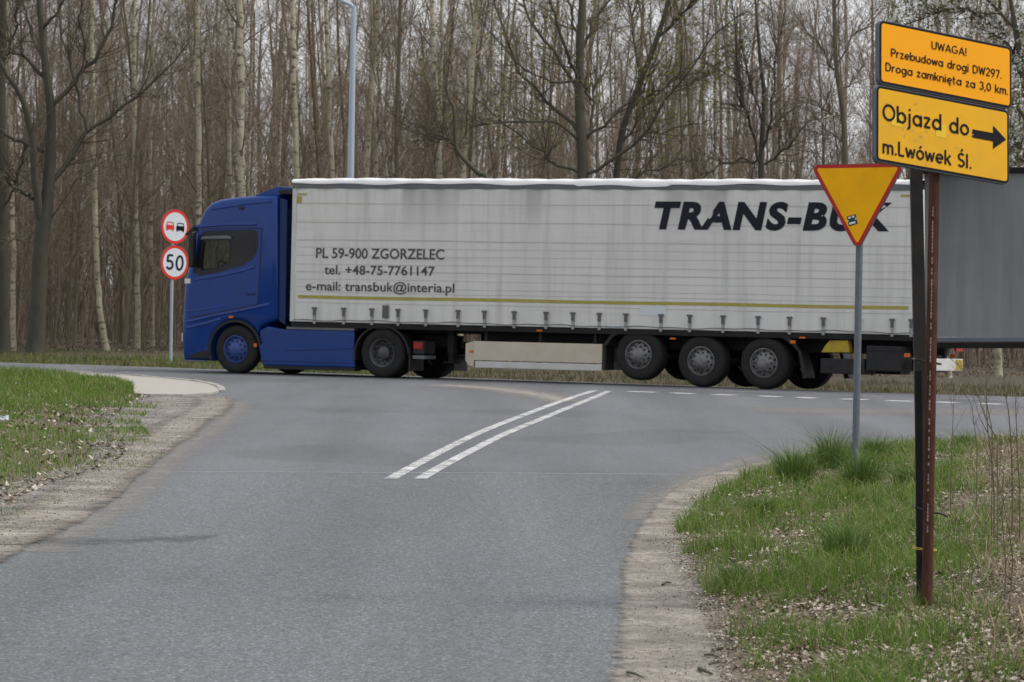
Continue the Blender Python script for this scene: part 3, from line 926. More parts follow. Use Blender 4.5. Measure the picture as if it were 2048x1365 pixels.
# ---------------------------------------------------------------- tractor unit
T0 = 10.0                                   # local origin along the lorry
tractor = lorry_root('tractor_unit', 'blue tractor unit of the lorry with its high sleeper cab heading left', 'truck', T0)
def tx(t):
    return t - T0
S_ = lambda y: (lambda p, q: (tx(p), y, q))
arch = arc2(11.75, 0.50, 0.60, 0.58, 150, -25, 16)
profile = [(13.00, 0.25), (13.05, 0.62), (13.055, 1.0), (13.04, 1.5), (13.01, 1.92), (12.94, 2.15), (12.86, 2.5), (12.80, 2.85), (12.74, 3.02), (12.68, 3.18), (12.58, 3.36), (12.42, 3.49), (12.2, 3.565), (11.8, 3.615), (11.35, 3.645), (10.84, 3.66),
           (10.80, 2.4), (10.76, 1.13), (11.0, 1.05), (11.16, 0.98)] + arch[:-1] + [(12.30, 0.25)]
win = [(12.78, 2.06), (12.70, 2.45), (12.63, 2.80), (12.56, 2.90), (12.4, 2.925), (11.32, 2.945), (11.26, 2.90), (11.25, 2.64), (11.29, 2.46), (11.37, 2.34), (11.60, 2.22), (12.13, 2.08), (12.60, 1.99)]
glass = [(12.60, 2.10), (12.55, 2.67), (12.50, 2.70), (11.97, 2.75), (11.93, 2.72), (11.93, 2.30), (12.15, 2.19)]
mb = MB()
rings = [(0.0, 0.11), (-0.025, 0.04), (-0.075, 0.0), (-W + 0.075, 0.0), (-W + 0.025, 0.04), (-W, 0.11)]
n = len(profile)
loops = []
for y, d in rings:
    pr = inset(profile, d) if d else profile
    loops.append(pr)
for i in range(len(rings) - 1):
    a, b = loops[i], loops[i + 1]
    mb.add([(tx(p), rings[i][0], q) for p, q in a] + [(tx(p), rings[i + 1][0], q) for p, q in b], [(k, (k + 1) % n, n + (k + 1) % n, n + k) for k in range(n) if not (i == 2 and k in (5, 6))])
mb.holed(loops[0], [win], S_(0.0))
mb.holed(loops[-1], [win], S_(-W))
body = mb.build('cab_body', M['cab'], tractor, fix=False)
bm = bmesh.new(); bm.from_mesh(body.data)
bmesh.ops.remove_doubles(bm, verts=bm.verts, dist=0.0005)
bmesh.ops.recalc_face_normals(bm, faces=bm.faces)
for f in bm.faces:
    f.smooth = True
for e in bm.edges:
    if len(e.link_faces) != 2 or e.calc_face_angle() > 0.75:
        e.smooth = False
bm.to_mesh(body.data); bm.free()
for y, s in ((0.0, 1), (-W, -1)):
    # black surround of the side window and the glazing in it
    mb = MB().holed(win, [glass], S_(y - 0.012 * s))
    nw, ng = len(win), len(glass)
    for pl in (win, glass):
        k_ = len(pl)
        mb.add([(tx(p), y - 0.0 * s, q) for p, q in pl] + [(tx(p), y - 0.06 * s, q) for p, q in pl], [(k, (k + 1) % k_, k_ + (k + 1) % k_, k_ + k) for k in range(k_)])
    sw = mb.build('window_surround', M['gloss_black'], tractor)
    MB().holed(glass, [], S_(y - 0.03 * s)).build('window_pane', M['glass'], sw)
    # wind deflector over the window
    MB().prism([(12.62, 2.74), (12.58, 2.80), (11.98, 2.83), (11.86, 2.79), (11.88, 2.76), (12.4, 2.755)], lambda p, q, w: (tx(p), w, q), y + 0.004 * s, y + 0.035 * s).build('wind_deflector', M['rail'], sw, bevel=0.008)
    # door edge lines
    dl = [(12.86, 1.08), (12.72, 2.0), (12.79, 2.06)]
    door = MB()
    for a, b in (((12.82, 1.12), (12.80, 2.02)), ((11.22, 1.42), (11.16, 2.98)), ((12.82, 1.12), (11.22, 1.42)), ((11.16, 2.98), (12.6, 2.965))):
        d = Vector((b[0] - a[0], b[1] - a[1])).normalized() * 0.0
        v = Vector((b[1] - a[1], -(b[0] - a[0]))).normalized() * 0.010
        door.add([(tx(a[0] - v.x), y + 0.002 * s, a[1] - v.y), (tx(b[0] - v.x), y + 0.002 * s, b[1] - v.y), (tx(b[0] + v.x), y + 0.002 * s, b[1] + v.y), (tx(a[0] + v.x), y + 0.002 * s, a[1] + v.y)], [(0, 1, 2, 3)])
    dd = MB().holed([(12.835, 1.135), (12.82, 2.0), (12.80, 2.07), (12.665, 2.955), (11.172, 2.97), (11.232, 1.432)], [inset(win, -0.012)], S_(y + 0.0045 * s)).build('door', M['cab'], tractor)
    door.build('door_gap', M['black'], dd)
    MB().box(tx(11.50), tx(11.30), y + 0.005 * s, y + 0.03 * s, 1.62, 1.66).build('handle', M['cab_dark'], dd, bevel=0.008)
    # raised crease lines of the side
    def ridge(pts, h, d, nm='side_crease', mat=M['cab'], par=body):
        mbr = MB()
        for (a, b) in zip(pts[:-1], pts[1:]):
            mbr.add([(tx(a[0]), y + 0.001 * s, a[1] + h), (tx(b[0]), y + 0.001 * s, b[1] + h), (tx(a[0]), y + d * s, a[1]), (tx(b[0]), y + d * s, b[1]), (tx(a[0]), y + 0.001 * s, a[1] - h * 0.3), (tx(b[0]), y + 0.001 * s, b[1] - h * 0.3)],
                    [(0, 1, 3, 2), (2, 3, 5, 4), (0, 2, 4), (1, 5, 3)])
        return mbr.build(nm, mat, par)
    ridge([(12.76, 2.985), (12.2, 3.03), (11.30, 3.055)], 0.05, 0.022)
    ridge([(12.94, 1.02), (12.3, 1.16), (11.6, 1.29), (10.95, 1.42)], 0.05, 0.02)
    ridge([(12.94, 1.24), (12.3, 1.33), (11.9, 1.40)], 0.035, 0.014)
    ridge([(12.94, 0.90), (12.5, 0.99), (12.1, 1.10)], 0.05, 0.016)
    ridge([(12.74, 1.90), (12.1, 2.0), (11.6, 2.10), (11.32, 2.18)], 0.06, 0.02)
    ridge([(12.35, 3.36), (11.6, 3.47), (10.95, 3.53)], 0.05, 0.016)
    # wheel arch lip
    lip = MB()
    ao, ai = arc2(11.75, 0.50, 0.635, 0.61, 168, -22, 18), arc2(11.75, 0.50, 0.575, 0.555, 168, -22, 18)
    lip.prism(ao + ai[::-1], lambda p, q, w: (tx(p), w, q), y - 0.02 * s, y + 0.012 * s)
    lip.build('wheel_arch', M['black'], tractor)
    # side fairing behind the cab
    MB().prism([(10.79, 3.60), (10.62, 3.56), (10.60, 1.02), (10.75, 1.10)], lambda p, q, w: (tx(p), w, q), y - 0.06 * s, y - 0.10 * s).build('side_fairing', M['cab_dark'], tractor, bevel=0.01)
    # lower side skirt with fuel tank behind
    sk = MB().prism([(11.10, 0.19), (11.22, 0.62), (11.17, 0.90), (11.0, 0.985), (10.6, 0.93), (8.98, 0.93), (8.95, 0.19)], lambda p, q, w: (tx(p), w, q), y - 0.03 * s, y - 0.11 * s).build('side_skirt', M['cab'], tractor, bevel=0.025, seg=3)
    MB().prism([(10.6, 0.50), (10.6, 0.52), (9.0, 0.60), (9.0, 0.575)], lambda p, q, w: (tx(p), w, q), y - 0.029 * s, y - 0.012 * s).build('side_crease', M['cab'], sk, bevel=0.004)
    MB().box(tx(11.10), tx(8.95), y - 0.032 * s, y - 0.015 * s, 0.285, 0.31).build('side_crease', M['cab'], sk, bevel=0.004)
    MB().box(tx(11.08), tx(8.95), y - 0.04 * s, y - 0.3 * s, 0.12, 0.188).build('skirt_edge', M['black'], sk)
    MB().box(tx(10.55), tx(8.97), y - 0.02 * s, y - 0.35 * s, 0.935, 0.985).build('catwalk_edge', M['rail'], tractor, bevel=0.006)
    # marker lamps
    MB().box(tx(11.90), tx(11.79), y + 0.002 * s, y + 0.03 * s, 1.135, 1.18).build('marker_lamp', M['amber'], tractor, bevel=0.006)
    MB().box(tx(11.30), tx(11.23), y - 0.03 * s, y + 0.004 * s, 0.555, 0.63).build('marker_lamp', M['amber'], tractor, bevel=0.006)
    # mirror block on its arms
    mr = MB().box(tx(12.80), tx(12.69), y + 0.05 * s, y + 0.21 * s, 2.16, 2.84).build('mirror', M['black'], tractor, bevel=0.04, seg=3)
    MB().tube([(tx(12.70), y - 0.03 * s, 2.93), (tx(12.76), y + 0.12 * s, 2.86), (tx(12.76), y + 0.12 * s, 2.80)], 0.022, 6).build('mirror_arm', M['black'], mr)
    MB().box(tx(12.99), tx(12.85), y - 0.002 * s, y + 0.006 * s, 1.83, 1.93).build('badge', M['chrome'], tractor, bevel=0.002)
    # steps in front of the wheel
    MB().prism([(12.86, 0.36), (12.42, 0.47), (12.36, 0.30), (12.80, 0.30)], lambda p, q, w: (tx(p), w, q), y - 0.06 * s, y + 0.004 * s).build('step', M['gloss_black'], tractor)
    MB().box(tx(13.0), tx(12.45), y - 0.05 * s, y + 0.012 * s, 0.22, 0.255).build('lower_trim', M['rail'], tractor, bevel=0.006)
# roof spoiler, visor, windscreen, front
sp = MB().prism([(11.50, 3.63), (10.90, 3.835), (10.84, 3.84), (10.50, 3.82), (10.50, 3.78), (10.84, 3.66)], lambda p, q, w: (tx(p), w, q), -0.10, -W + 0.10).build('roof_spoiler', M['cab'], tractor, bevel=0.015)
MB().box(tx(10.84), tx(10.50), -0.094, -0.099, 3.69, 3.775).build('spoiler_side', M['black'], sp)
MB().box(tx(11.72), tx(11.60), 0.001, 0.012, 3.36, 3.42).build('vent', M['black'], body, bevel=0.003)
ws = MB().add([(tx(12.952), -0.12, 2.15), (tx(12.952), -W + 0.12, 2.15), (tx(12.815), -W + 0.12, 2.86), (tx(12.815), -0.12, 2.86)], [(0, 1, 2, 3)]).build('windscreen', M['glass'], tractor)
MB().prism([(12.80, 2.88), (13.02, 2.82), (13.03, 2.85), (12.80, 3.02)], lambda p, q, w: (tx(p), w, q), -0.02, -W + 0.02).build('sun_visor', M['black'], tractor, bevel=0.01)
for k in range(6):
    MB().box(tx(13.06), tx(13.075), -0.45, -W + 0.45, 0.95 + k * 0.13, 1.03 + k * 0.13).build('grille_bar', M['black'], tractor)
for y in (-0.22, -W + 0.22):
    MB().box(tx(13.04), tx(13.07), y - 0.17, y + 0.17, 0.62, 0.80).build('headlight', M['chrome'], tractor, bevel=0.02)
MB().add([(tx(13.06), -0.95, 0.40), (tx(13.06), -1.47, 0.40), (tx(13.06), -1.47, 0.52), (tx(13.06), -0.95, 0.52)], [(0, 1, 2, 3)]).build('number_plate', M['patch_grey'], tractor)
# inside of the cab
for y in (-0.62, -1.90):
    MB().prism([(11.75, 1.75), (11.45, 1.72), (11.30, 2.62), (11.40, 2.70), (11.50, 2.62), (11.60, 1.95), (12.0, 1.93), (12.05, 1.78)], lambda p, q, w: (tx(p), w, q), y - 0.24, y + 0.24).build('seat', M['seat_cloth'], tractor, bevel=0.04)
MB().prism([(12.86, 1.9), (12.80, 2.16), (12.5, 2.14), (12.4, 1.9)], lambda p, q, w: (tx(p), w, q), -0.1, -W + 0.1).build('dashboard', M['seat_cloth'], tractor)
MB().tube([(tx(12.42) + 0.09 * math.sin(a), -0.62 + 0.22 * math.cos(a), 2.12 + 0.20 * math.sin(a)) for a in np.linspace(0, 2 * PI, 17)], 0.016, 6).build('steering_wheel', M['black'], tractor)
MB().box(tx(11.28), tx(11.24), -0.12, -W + 0.12, 1.3, 3.0).build('bunk_wall', M['seat_cloth'], tractor)
# frame, tanks and drive axle
mb = MB()
for y in (-0.85, -1.65):
    mb.box(tx(12.6), tx(7.35), y - 0.05, y + 0.05, 0.62, 0.88)
for t in (12.3, 10.6, 9.4, 7.5):
    mb.box(tx(t) - 0.05, tx(t) + 0.05, -0.85, -1.65, 0.66, 0.84)
mb.tube([(tx(11.75), -0.25, 0.5), (tx(11.75), -W + 0.25, 0.5)], 0.07, 8)
mb.tube([(tx(8.32), -0.25, 0.5), (tx(8.32), -W + 0.25, 0.5)], 0.10, 8)
mb.lathe([(0.0, -0.3), (0.2, -0.2), (0.26, 0), (0.2, 0.2), (0.0, 0.3)], (tx(8.32), -1.25, 0.5), 16)
mb.build('chassis', M['chassis'], tractor)
for y0, y1 in ((-0.14, -0.70), (-W + 0.14, -W + 0.70)):
    MB().box(tx(10.9), tx(9.05), y0, y1, 0.22, 0.86).build('fuel_tank', M['chassis'], tractor, bevel=0.08, seg=3)
MB().box(tx(10.55), tx(9.0), -0.4, -W + 0.4, 0.90, 0.93).build('catwalk', M['chassis'], tractor)
MB().prism([(8.9, 0.90), (8.7, 1.02), (7.9, 1.02), (7.6, 0.92)], lambda p, q, w: (tx(p), w, q), -0.75, -1.75).build('fifth_wheel', M['chassis'], tractor)
MB().box(tx(10.75), tx(10.66), -0.3, -W + 0.3, 1.15, 3.4).build('cab_rear', M['cab_dark'], tractor)
hz = MB()
for k in range(3):
    pts = [(tx(10.62 - 0.04 * j), -0.9 - 0.12 * k, 1.9 - 0.5 * math.sin(j / 6 * PI)) for j in range(7)]
    MB().tube(pts, 0.022, 6).build('air_hose', M['black'], tractor)
for side, y in ((1, 0.0), (-1, -W)):
    wheel(tractor, tx(11.75), 0.50, 0.50, side, M['rim_blue'], False)
    wheel(tractor, tx(8.32), 0.505, 0.505, side, M['rim_dark'], True, width=0.58)
    g0, g1 = arc2(8.32, 0.46, 0.64, 0.60, -12, 178, 18), arc2(8.32, 0.46, 0.60, 0.56, -12, 178, 18)
    mg = MB().prism(g0 + g1[::-1], lambda p, q, w: (tx(p), w, q), y - 0.0 * side, y - 0.62 * side).build('mudguard', M['black'], tractor, bevel=0.01)
    MB().box(tx(7.70), tx(7.67), y - 0.02 * side, y - 0.60 * side, 0.16, 0.62).build('mudflap', M['black'], mg)
    lb = MB().box(tx(7.62), tx(7.36), y - 0.04 * side, y - 0.5 * side, 0.50, 0.76).build('tail_lamp_box', M['black'], tractor, bevel=0.015)
    MB().box(tx(7.60), tx(7.40), y - 0.039 * side, y - 0.025 * side, 0.60, 0.73).build('tail_lamp', M['red_lens'], lb, bevel=0.004)
    MB().box(tx(7.62), tx(7.34), y - 0.03 * side, y - 0.5 * side, 0.40, 0.47).build('tail_lamp_bar', M['rail'], lb, bevel=0.008)

# ---------------------------------------------------------------- semi-trailer
T0 = 0.0
trailer = lorry_root('semi_trailer', 'long white curtain-sided trailer with dark company lettering behind the blue cab', 'trailer', T0)
TF, TR, ZB, ZT = 10.46, -3.10, 1.10, 3.80
nx_, nz_ = 190, 26
tt = np.linspace(TF - 0.06, TR + 0.08, nx_)
zz = np.linspace(ZB, ZT, nz_)
TT, ZZ = np.meshgrid(tt, zz)
rel = (ZZ - ZB) / (ZT - ZB)
def curtain_y(t, z):
    r_ = (z - ZB) / (ZT - ZB)
    return 0.020 * np.sin(t * 2 * PI / 0.66 + 0.7 * np.sin(t * 0.9)) * np.clip(1 - r_ * 1.6, 0, 1) ** 1.5 + 0.014 * wob(t * 1.3, z * 1.6, 1.3, 21) * np.sin(np.clip(r_, 0, 1) * PI) + 0.014 * np.sin(t * 2 * PI / 0.62 + 1 + np.sin(t)) * np.clip(r_ * 3 - 2, 0, 1) - 0.02 * np.clip(1 - np.abs(t - 3.6) / 0.25, 0, 1) * 0.5
YY = curtain_y(TT, ZZ)
def cy(t, z, lift):
    return float(curtain_y(np.float64(t), np.float64(z))) + lift
def on_curtain(name, mat, t0, t1, z0, z1, lift, n=150, dz=None):
    ts_ = np.linspace(t0, t1, n)
    zz_ = np.array([z0, (z0 + z1) / 2, z1])
    V = np.array([(t, cy(t, z, lift), z + (dz(t) if dz else 0)) for t in ts_ for z in zz_])
    i_ = np.arange(n * 3).reshape(n, 3)
    F_ = np.stack([i_[:-1, :-1], i_[1:, :-1], i_[1:, 1:], i_[:-1, 1:]], -1).reshape(-1, 4)
    return mesh_np(name, V, F_, mat, cur, smooth=True)
idx = np.arange(TT.size).reshape(TT.shape)
Fc = np.stack([idx[:-1, :-1], idx[:-1, 1:], idx[1:, 1:], idx[1:, :-1]], -1).reshape(-1, 4)
def curtain(yoff, s):
    V = np.stack([TT, yoff + YY * s, ZZ], -1).reshape(-1, 3)
    return mesh_np('curtain', V, Fc if s > 0 else Fc[:, ::-1], M['curtain'], trailer, smooth=True)
cur = curtain(0.0, 1)
curtain(-W - 0.02, -1)
# frame: corner posts, headboard, doors, floor
fr = MB()
for y in (-0.02, -W):
    for t_ in (TF - 0.10, TR):
        MB().box(t_, t_ + 0.10, y - 0.06, y + 0.028, ZB, 3.84).build('corner_post', M['guard_clean'], trailer, bevel=0.01)
MB().box(TF - 0.05, TF - 0.01, -0.05, -W + 0.03, ZB, 3.86).build('headboard', M['rail'], trailer)
for y0, y1 in ((-0.05, -W / 2 + 0.004), (-W / 2 - 0.004, -W + 0.03)):
    dr = MB().box(TR - 0.03, TR + 0.01, y0, y1, 1.06, 3.82).build('rear_door', M['guard_clean'], trailer, bevel=0.006)
    for f_ in (0.3, 0.75):
        yy = y0 + (y1 - y0) * f_
        MB().tube([(TR - 0.06, yy, 1.05), (TR - 0.06, yy, 3.8)], 0.018, 6).build('lock_bar', M['rail'], dr)
MB().box(TR + 0.02, TF - 0.02, -0.05, -W + 0.03, 1.06, 1.10).build('floor', M['chassis'], trailer)
for y, s in ((0.0, 1), (-W - 0.02, -1)):
    MB().box(TR, TF, y - 0.05 * s, y + 0.022 * s, 3.80, 3.905).build('top_rail', M['rail'], trailer, bevel=0.008)
    MB().box(TR, TF - 0.02, y - 0.05 * s, y - 0.01 * s, 0.985, 1.10).build('side_rail', M['chassis'], trailer, bevel=0.006)
# roof skin hanging over the rail with a wavy lower hem
nr = 150
tr_ = np.linspace(TF + 0.01, TR - 0.01, nr)
hem = 3.895 + 0.012 * np.sin(tr_ * 4.3) + 0.010 * np.sin(tr_ * 1.9 + 1) - 0.03 * (np.abs(tr_ - 3.0) < 1.0)
topz = 4.0 + 0.014 * np.sin(tr_ * 2 * PI / 0.62) * 0.6 + 0.006 * np.sin(tr_ * 2.3)
cols = [(0.035, hem), (0.03, topz - 0.035), (-0.04, topz), (-0.4, topz + 0.02), (-W / 2, topz + 0.04), (-W + 0.4, topz + 0.02), (-W + 0.02, topz), (-W - 0.05, topz - 0.035), (-W - 0.055, hem)]
V = np.stack([np.stack([tr_, np.full(nr, y), z], -1) for y, z in cols], 1).reshape(-1, 3)
idx = np.arange(nr * len(cols)).reshape(nr, len(cols))
mesh_np('roof_cover', V, np.stack([idx[:-1, :-1], idx[1:, :-1], idx[1:, 1:], idx[:-1, 1:]], -1).reshape(-1, 4)[:, ::-1], M['roof'], trailer, smooth=True)
# welded seams, stripe, patches, lettering on the near curtain
def on(y):
    return lambda p, q: (p, y, q)
for z, h in ((3.49, .016), (3.12, .018), (2.755, .022), (2.60, .010), (2.44, .010), (2.27, .010), (2.12, .018), (1.96, .009), (1.80, .009), (1.70, .010), (1.49, .012)):
    ph = z * 7.3
    on_curtain('seam', M['seam'], TF - 0.12, TR + 0.12, z - h / 2, z + h / 2, 0.004, dz=lambda t: 0.006 * math.sin(t * 0.8 + ph) + 0.003 * math.sin(t * 2.7 + ph))
on_curtain('reflective_stripe', M['stripe'], 10.28, -2.92, 1.568, 1.632, 0.005, dz=lambda t: 0.004 * math.sin(t * 1.3))
for (t0_, t1_, z0_, z1_) in ((2.62, 2.05, 1.36, 1.54), (3.30, 2.93, 1.105, 1.17)):
    on_curtain('repair_patch', M['patch_grey'], t0_, t1_, z0_, z1_, 0.006, 12)
for (t0_, t1_, z0_, z1_) in ((10.34, 10.12, 3.66, 3.70), (10.36, 10.24, 3.5, 3.64), (-2.72, -2.92, 3.68, 3.72)):
    on_curtain('reflective_mark', M['stripe'], t0_, t1_, z0_, z1_, 0.006, 8)
neg = lambda y: (lambda p, q: (-p, cy(-p, q, y), q))
font_part('company_lettering', 'TRANS-BUK', M['ink'], cur, neg(0.010), -2.44, 2.62, 3.03, 0.54, bold=0.045, shear=0.2, space=1.13)
font_part('address_lettering', 'PL 59-900 ZGORZELEC', M['ink_grey'], cur, neg(0.009), -9.87, -6.93, 2.39, 0.205, bold=0.012)
font_part('address_lettering', 'tel. +48-75-7761147', M['ink_grey'], cur, neg(0.009), -9.67, -7.14, 2.065, 0.185, bold=0.012)
font_part('address_lettering', 'e-mail: transbuk@interia.pl', M['ink_grey'], cur, neg(0.009), -10.09, -6.69, 1.735, 0.185, bold=0.012)
for k, t in enumerate((9.87, 9.19, 8.54, 7.94, 7.31, 6.58, 5.99, 5.33, 4.63, 4.04, 3.47, 2.9, 2.15, 1.54, 0.84, 0.11, -0.54, -1.23, -1.95, -2.62, -3.0)):
    for y, s in ((0.0, 1), (-W - 0.02, -1)):
        st = MB().box(t - 0.03, t + 0.03, y + 0.020 * s, y + 0.030 * s, 1.06, 1.38).build('strap', M['strap'], trailer)
        bk = MB().box(t - 0.055, t + 0.055, y + 0.030 * s, y + 0.048 * s, 1.355, 1.395).box(t - 0.032, t + 0.032, y + 0.030 * s, y + 0.044 * s, 1.23, 1.36)
        bk.build('buckle', M['buckle'], st)
MB().box(8.30, 8.16, 0.024, 0.034, 1.20, 1.46).build('document_plate', M['buckle'], cur)
hemt = np.linspace(TF - 0.1, TR + 0.1, 120)
MB().tube([(t, 0.032, 1.135 + 0.010 * math.sin(t * 3.1) + 0.008 * math.sin(t * 7.7)) for t in hemt], 0.008, 5).build('hem_rope', M['buckle'], cur)
# chassis
mb = MB()
for y in (-0.65, -1.85):
    mb.box(TR + 0.05, 6.2, y - 0.06, y + 0.06, 0.72, 1.06)
    mb.box(6.2, 10.2, y - 0.06, y + 0.06, 0.92, 1.06)
for t in np.arange(-2.8, 10.2, 1.1):
    mb.box(t - 0.04, t + 0.04, -0.07, -W + 0.05, 0.97, 1.05)
mb.build('chassis', M['chassis'], trailer)
for t, z in ((0.0, 0.5), (1.31, 0.51), (2.64, 0.6)):
    mb = MB()
    mb.tube([(t, -0.3, z), (t, -W + 0.3, z)], 0.075, 8)
    for y in (-0.6, -1.9):
        mb.box(t - 0.02, t + 0.5, y - 0.05, y + 0.05, z - 0.1, 0.95)
    mb.build('axle', M['chassis'], trailer)
for t, z in ((0.0, 0.50), (1.31, 0.505), (2.64, 0.60)):
    for side in (1, -1):
        wheel(trailer, t, z, 0.50, side, M['rim'], False, width=0.36)
for y, s in ((0.0, 1), (-W, -1)):
    # mudguard rail over the three axles, with flaps at its ends
    mg = MB().prism([(3.36, 0.72), (3.40, 0.76), (3.22, 1.0), (3.08, 1.045), (-0.40, 1.045), (-0.62, 0.93), (-0.74, 0.76), (-0.70, 0.74), (-0.58, 0.86), (-0.38, 0.985), (3.06, 0.985), (3.17, 0.95)], lambda p, q, w: (p, w, q), y - 0.012 * s, y - 0.42 * s).build('mudguard', M['black'], trailer, bevel=0.006)
    MB().prism([(-0.70, 0.76), (-0.76, 0.76), (-0.92, 0.24), (-0.82, 0.22)], lambda p, q, w: (p, w, q), y - 0.02 * s, y - 0.40 * s).build('mudflap', M['black'], mg, bevel=0.006)
    MB().box(3.34, 3.39, y - 0.02 * s, y - 0.4 * s, 0.28, 0.74).build('mudflap', M['black'], mg)
    # side guard: tall panel with a lower rail
    gp = MB().box(6.24, 3.42, y - 0.02 * s, y - 0.07 * s, 0.405, 0.785).build('side_guard', M['guard'], trailer, bevel=0.012)
    MB().box(6.20, 3.42, y - 0.02 * s, y - 0.07 * s, 0.26, 0.392).build('guard_rail', M['guard_clean'], gp, bevel=0.012)
    MB().prism([(6.245, 0.78), (6.44, 0.74), (6.44, 0.40), (6.36, 0.30), (6.245, 0.28)], lambda p, q, w: (p, w, q), y - 0.05 * s, y - 0.10 * s).build('guard_end', M['guard'], gp, bevel=0.008)
    for t in (6.0, 4.8, 3.6):
        MB().box(t - 0.03, t + 0.03, y - 0.075 * s, y - 0.12 * s, 0.30, 1.0).build('guard_post', M['chassis'], gp)
    for t, z in ((4.78, 1.02), (1.90, 0.925), (-0.80, 1.0)):
        MB().box(t - 0.06, t + 0.06, y - 0.009 * s, y + 0.012 * s, z - 0.016, z + 0.018).build('marker_lamp', M['amber'], trailer, bevel=0.004)
    MB().box(-0.66, -0.55, y - 0.01 * s, y + 0.008 * s, 0.885, 0.945).build('marker_lamp', M['amber'], trailer, bevel=0.006)
    MB().box(6.34, 6.26, y - 0.049 * s, y - 0.035 * s, 0.56, 0.60).build('marker_lamp', M['amber'], gp)
    # landing leg
    lg_ = MB().box(7.06, 6.92, y - 0.45 * s, y - 0.60 * s, 0.52, 1.0).box(7.04, 6.94, y - 0.47 * s, y - 0.58 * s, 0.36, 0.52).build('landing_leg', M['chassis'], trailer)
    MB().box(7.12, 6.86, y - 0.40 * s, y - 0.64 * s, 0.33, 0.36).build('foot', M['chassis'], lg_)
    # boxes behind the axles
    MB().box(-1.16, -2.06, y - 0.04 * s, y - 0.6 * s, 0.33, 0.62).build('tool_box', M['black'], trailer, bevel=0.02)
    bx = MB().box(-2.09, -2.80, y - 0.02 * s, y - 0.6 * s, 0.40, 0.88).build('storage_box', M['black'], trailer, bevel=0.025, seg=3)
    MB().box(-2.10, -2.79, y - 0.018 * s, y - 0.008 * s, 0.78, 0.80).build('box_lid_edge', M['chassis'], bx)
    MB().box(-2.86, -2.97, y - 0.03 * s, y - 0.0 * s, 0.68, 0.75).build('marker_lamp', M['amber'], trailer, bevel=0.008)
MB().prism([(-1.16, 0.73), (-1.24, 0.86), (-1.33, 0.96), (-1.70, 0.97), (-1.74, 0.74)], lambda p, q, w: (p, w, q), -0.06, -0.24).build('wheel_chock', M['yellow'], trailer, bevel=0.012)
# rear underrun bumper and lamps
bp = MB().box(TR - 0.02, TR + 0.06, -0.04, -W + 0.02, 0.43, 0.66).build('rear_bumper', M['guard_clean'], trailer, bevel=0.012)
for y0, y1 in ((-0.06, -0.42), (-W + 0.06, -W + 0.42)):
    MB().box(TR - 0.026, TR - 0.021, y0, y1, 0.45, 0.64).build('reflector_panel', M['yellow'], bp)
    MB().box(TR - 0.03, TR + 0.02, y0, y1, 0.80, 0.94).build('tail_lamp', M['red_lens'], trailer, bevel=0.008)
for y in (-0.7, -1.8):
    MB().box(TR + 0.07, TR + 0.13, y - 0.05, y + 0.05, 0.45, 1.0).build('bumper_bracket', M['chassis'], bp)
MB().box(TR - 0.02, TR + 0.08, -0.03, -W + 0.01, 0.99, 1.055).build('rear_sill', M['rail'], trailer, bevel=0.008)

# ================================================================== SIGNS, BOARD, LAMP
M['sign_orange'] = paint('fresh_sign_yellow', (0.80, 0.335, 0.004), 0.42, 0.05, 2.0, spec=0.15)
M['sign_yellow'] = paint('old_sign_yellow', (0.70, 0.365, 0.012), 0.42, 0.05, 2.5, dirt=(0.42, 0.27, 0.04), dirt_amt=0.35, spec=0.15)
M['sign_amber'] = paint('amber_sign_face', (0.86, 0.44, 0.003), 0.4, 0.06, 2.5, dirt=(0.5, 0.22, 0.01), dirt_amt=0.3, spec=0.15)
M['tape_yellow'] = paint('yellow_sticker', (0.68, 0.44, 0.02), 0.35, 0.04, 3.0)
M['sign_red'] = paint('sign_red', (0.42, 0.018, 0.014), 0.4, 0.1, 3.0)
M['sign_red_bright'] = paint('bright_sign_red', (0.60, 0.035, 0.02), 0.4, 0.08, 3.0)
M['sign_white'] = paint('sign_white', (0.62, 0.66, 0.72), 0.4, 0.04, 3.0)
M['sign_ink'] = paint('sign_black', (0.008, 0.008, 0.010), 0.5, 0.2, 9.0, spec=0.12)
M['sign_navy'] = paint('sign_dark_blue', (0.01, 0.014, 0.035), 0.5, 0.2, 9.0, spec=0.15)
M['galv'] = paint('galvanised_steel', (0.135, 0.155, 0.185), 0.55, 0.14, 7.0, metal=0.25, dirt=(0.09, 0.10, 0.12), dirt_amt=0.5)
M['galv_light'] = paint('light_galvanised_steel', (0.36, 0.42, 0.50), 0.55, 0.08, 2.0, metal=0.1)
M['plate_back'] = paint('sign_back_grey', (0.10, 0.11, 0.13), 0.5, 0.15, 5.0, metal=0.3)
M['dark_post'] = paint('dark_painted_steel', (0.011, 0.0105, 0.011), 0.55, 0.2, 6.0, dirt=(0.03, 0.025, 0.022), dirt_amt=0.45, spec=0.12)
M['tie'] = paint('cable_tie_black', (0.012, 0.012, 0.013), 0.45, 0.1, 9.0)
M['wire_yellow'] = paint('yellow_wire', (0.55, 0.42, 0.08), 0.5, 0.1, 9.0)
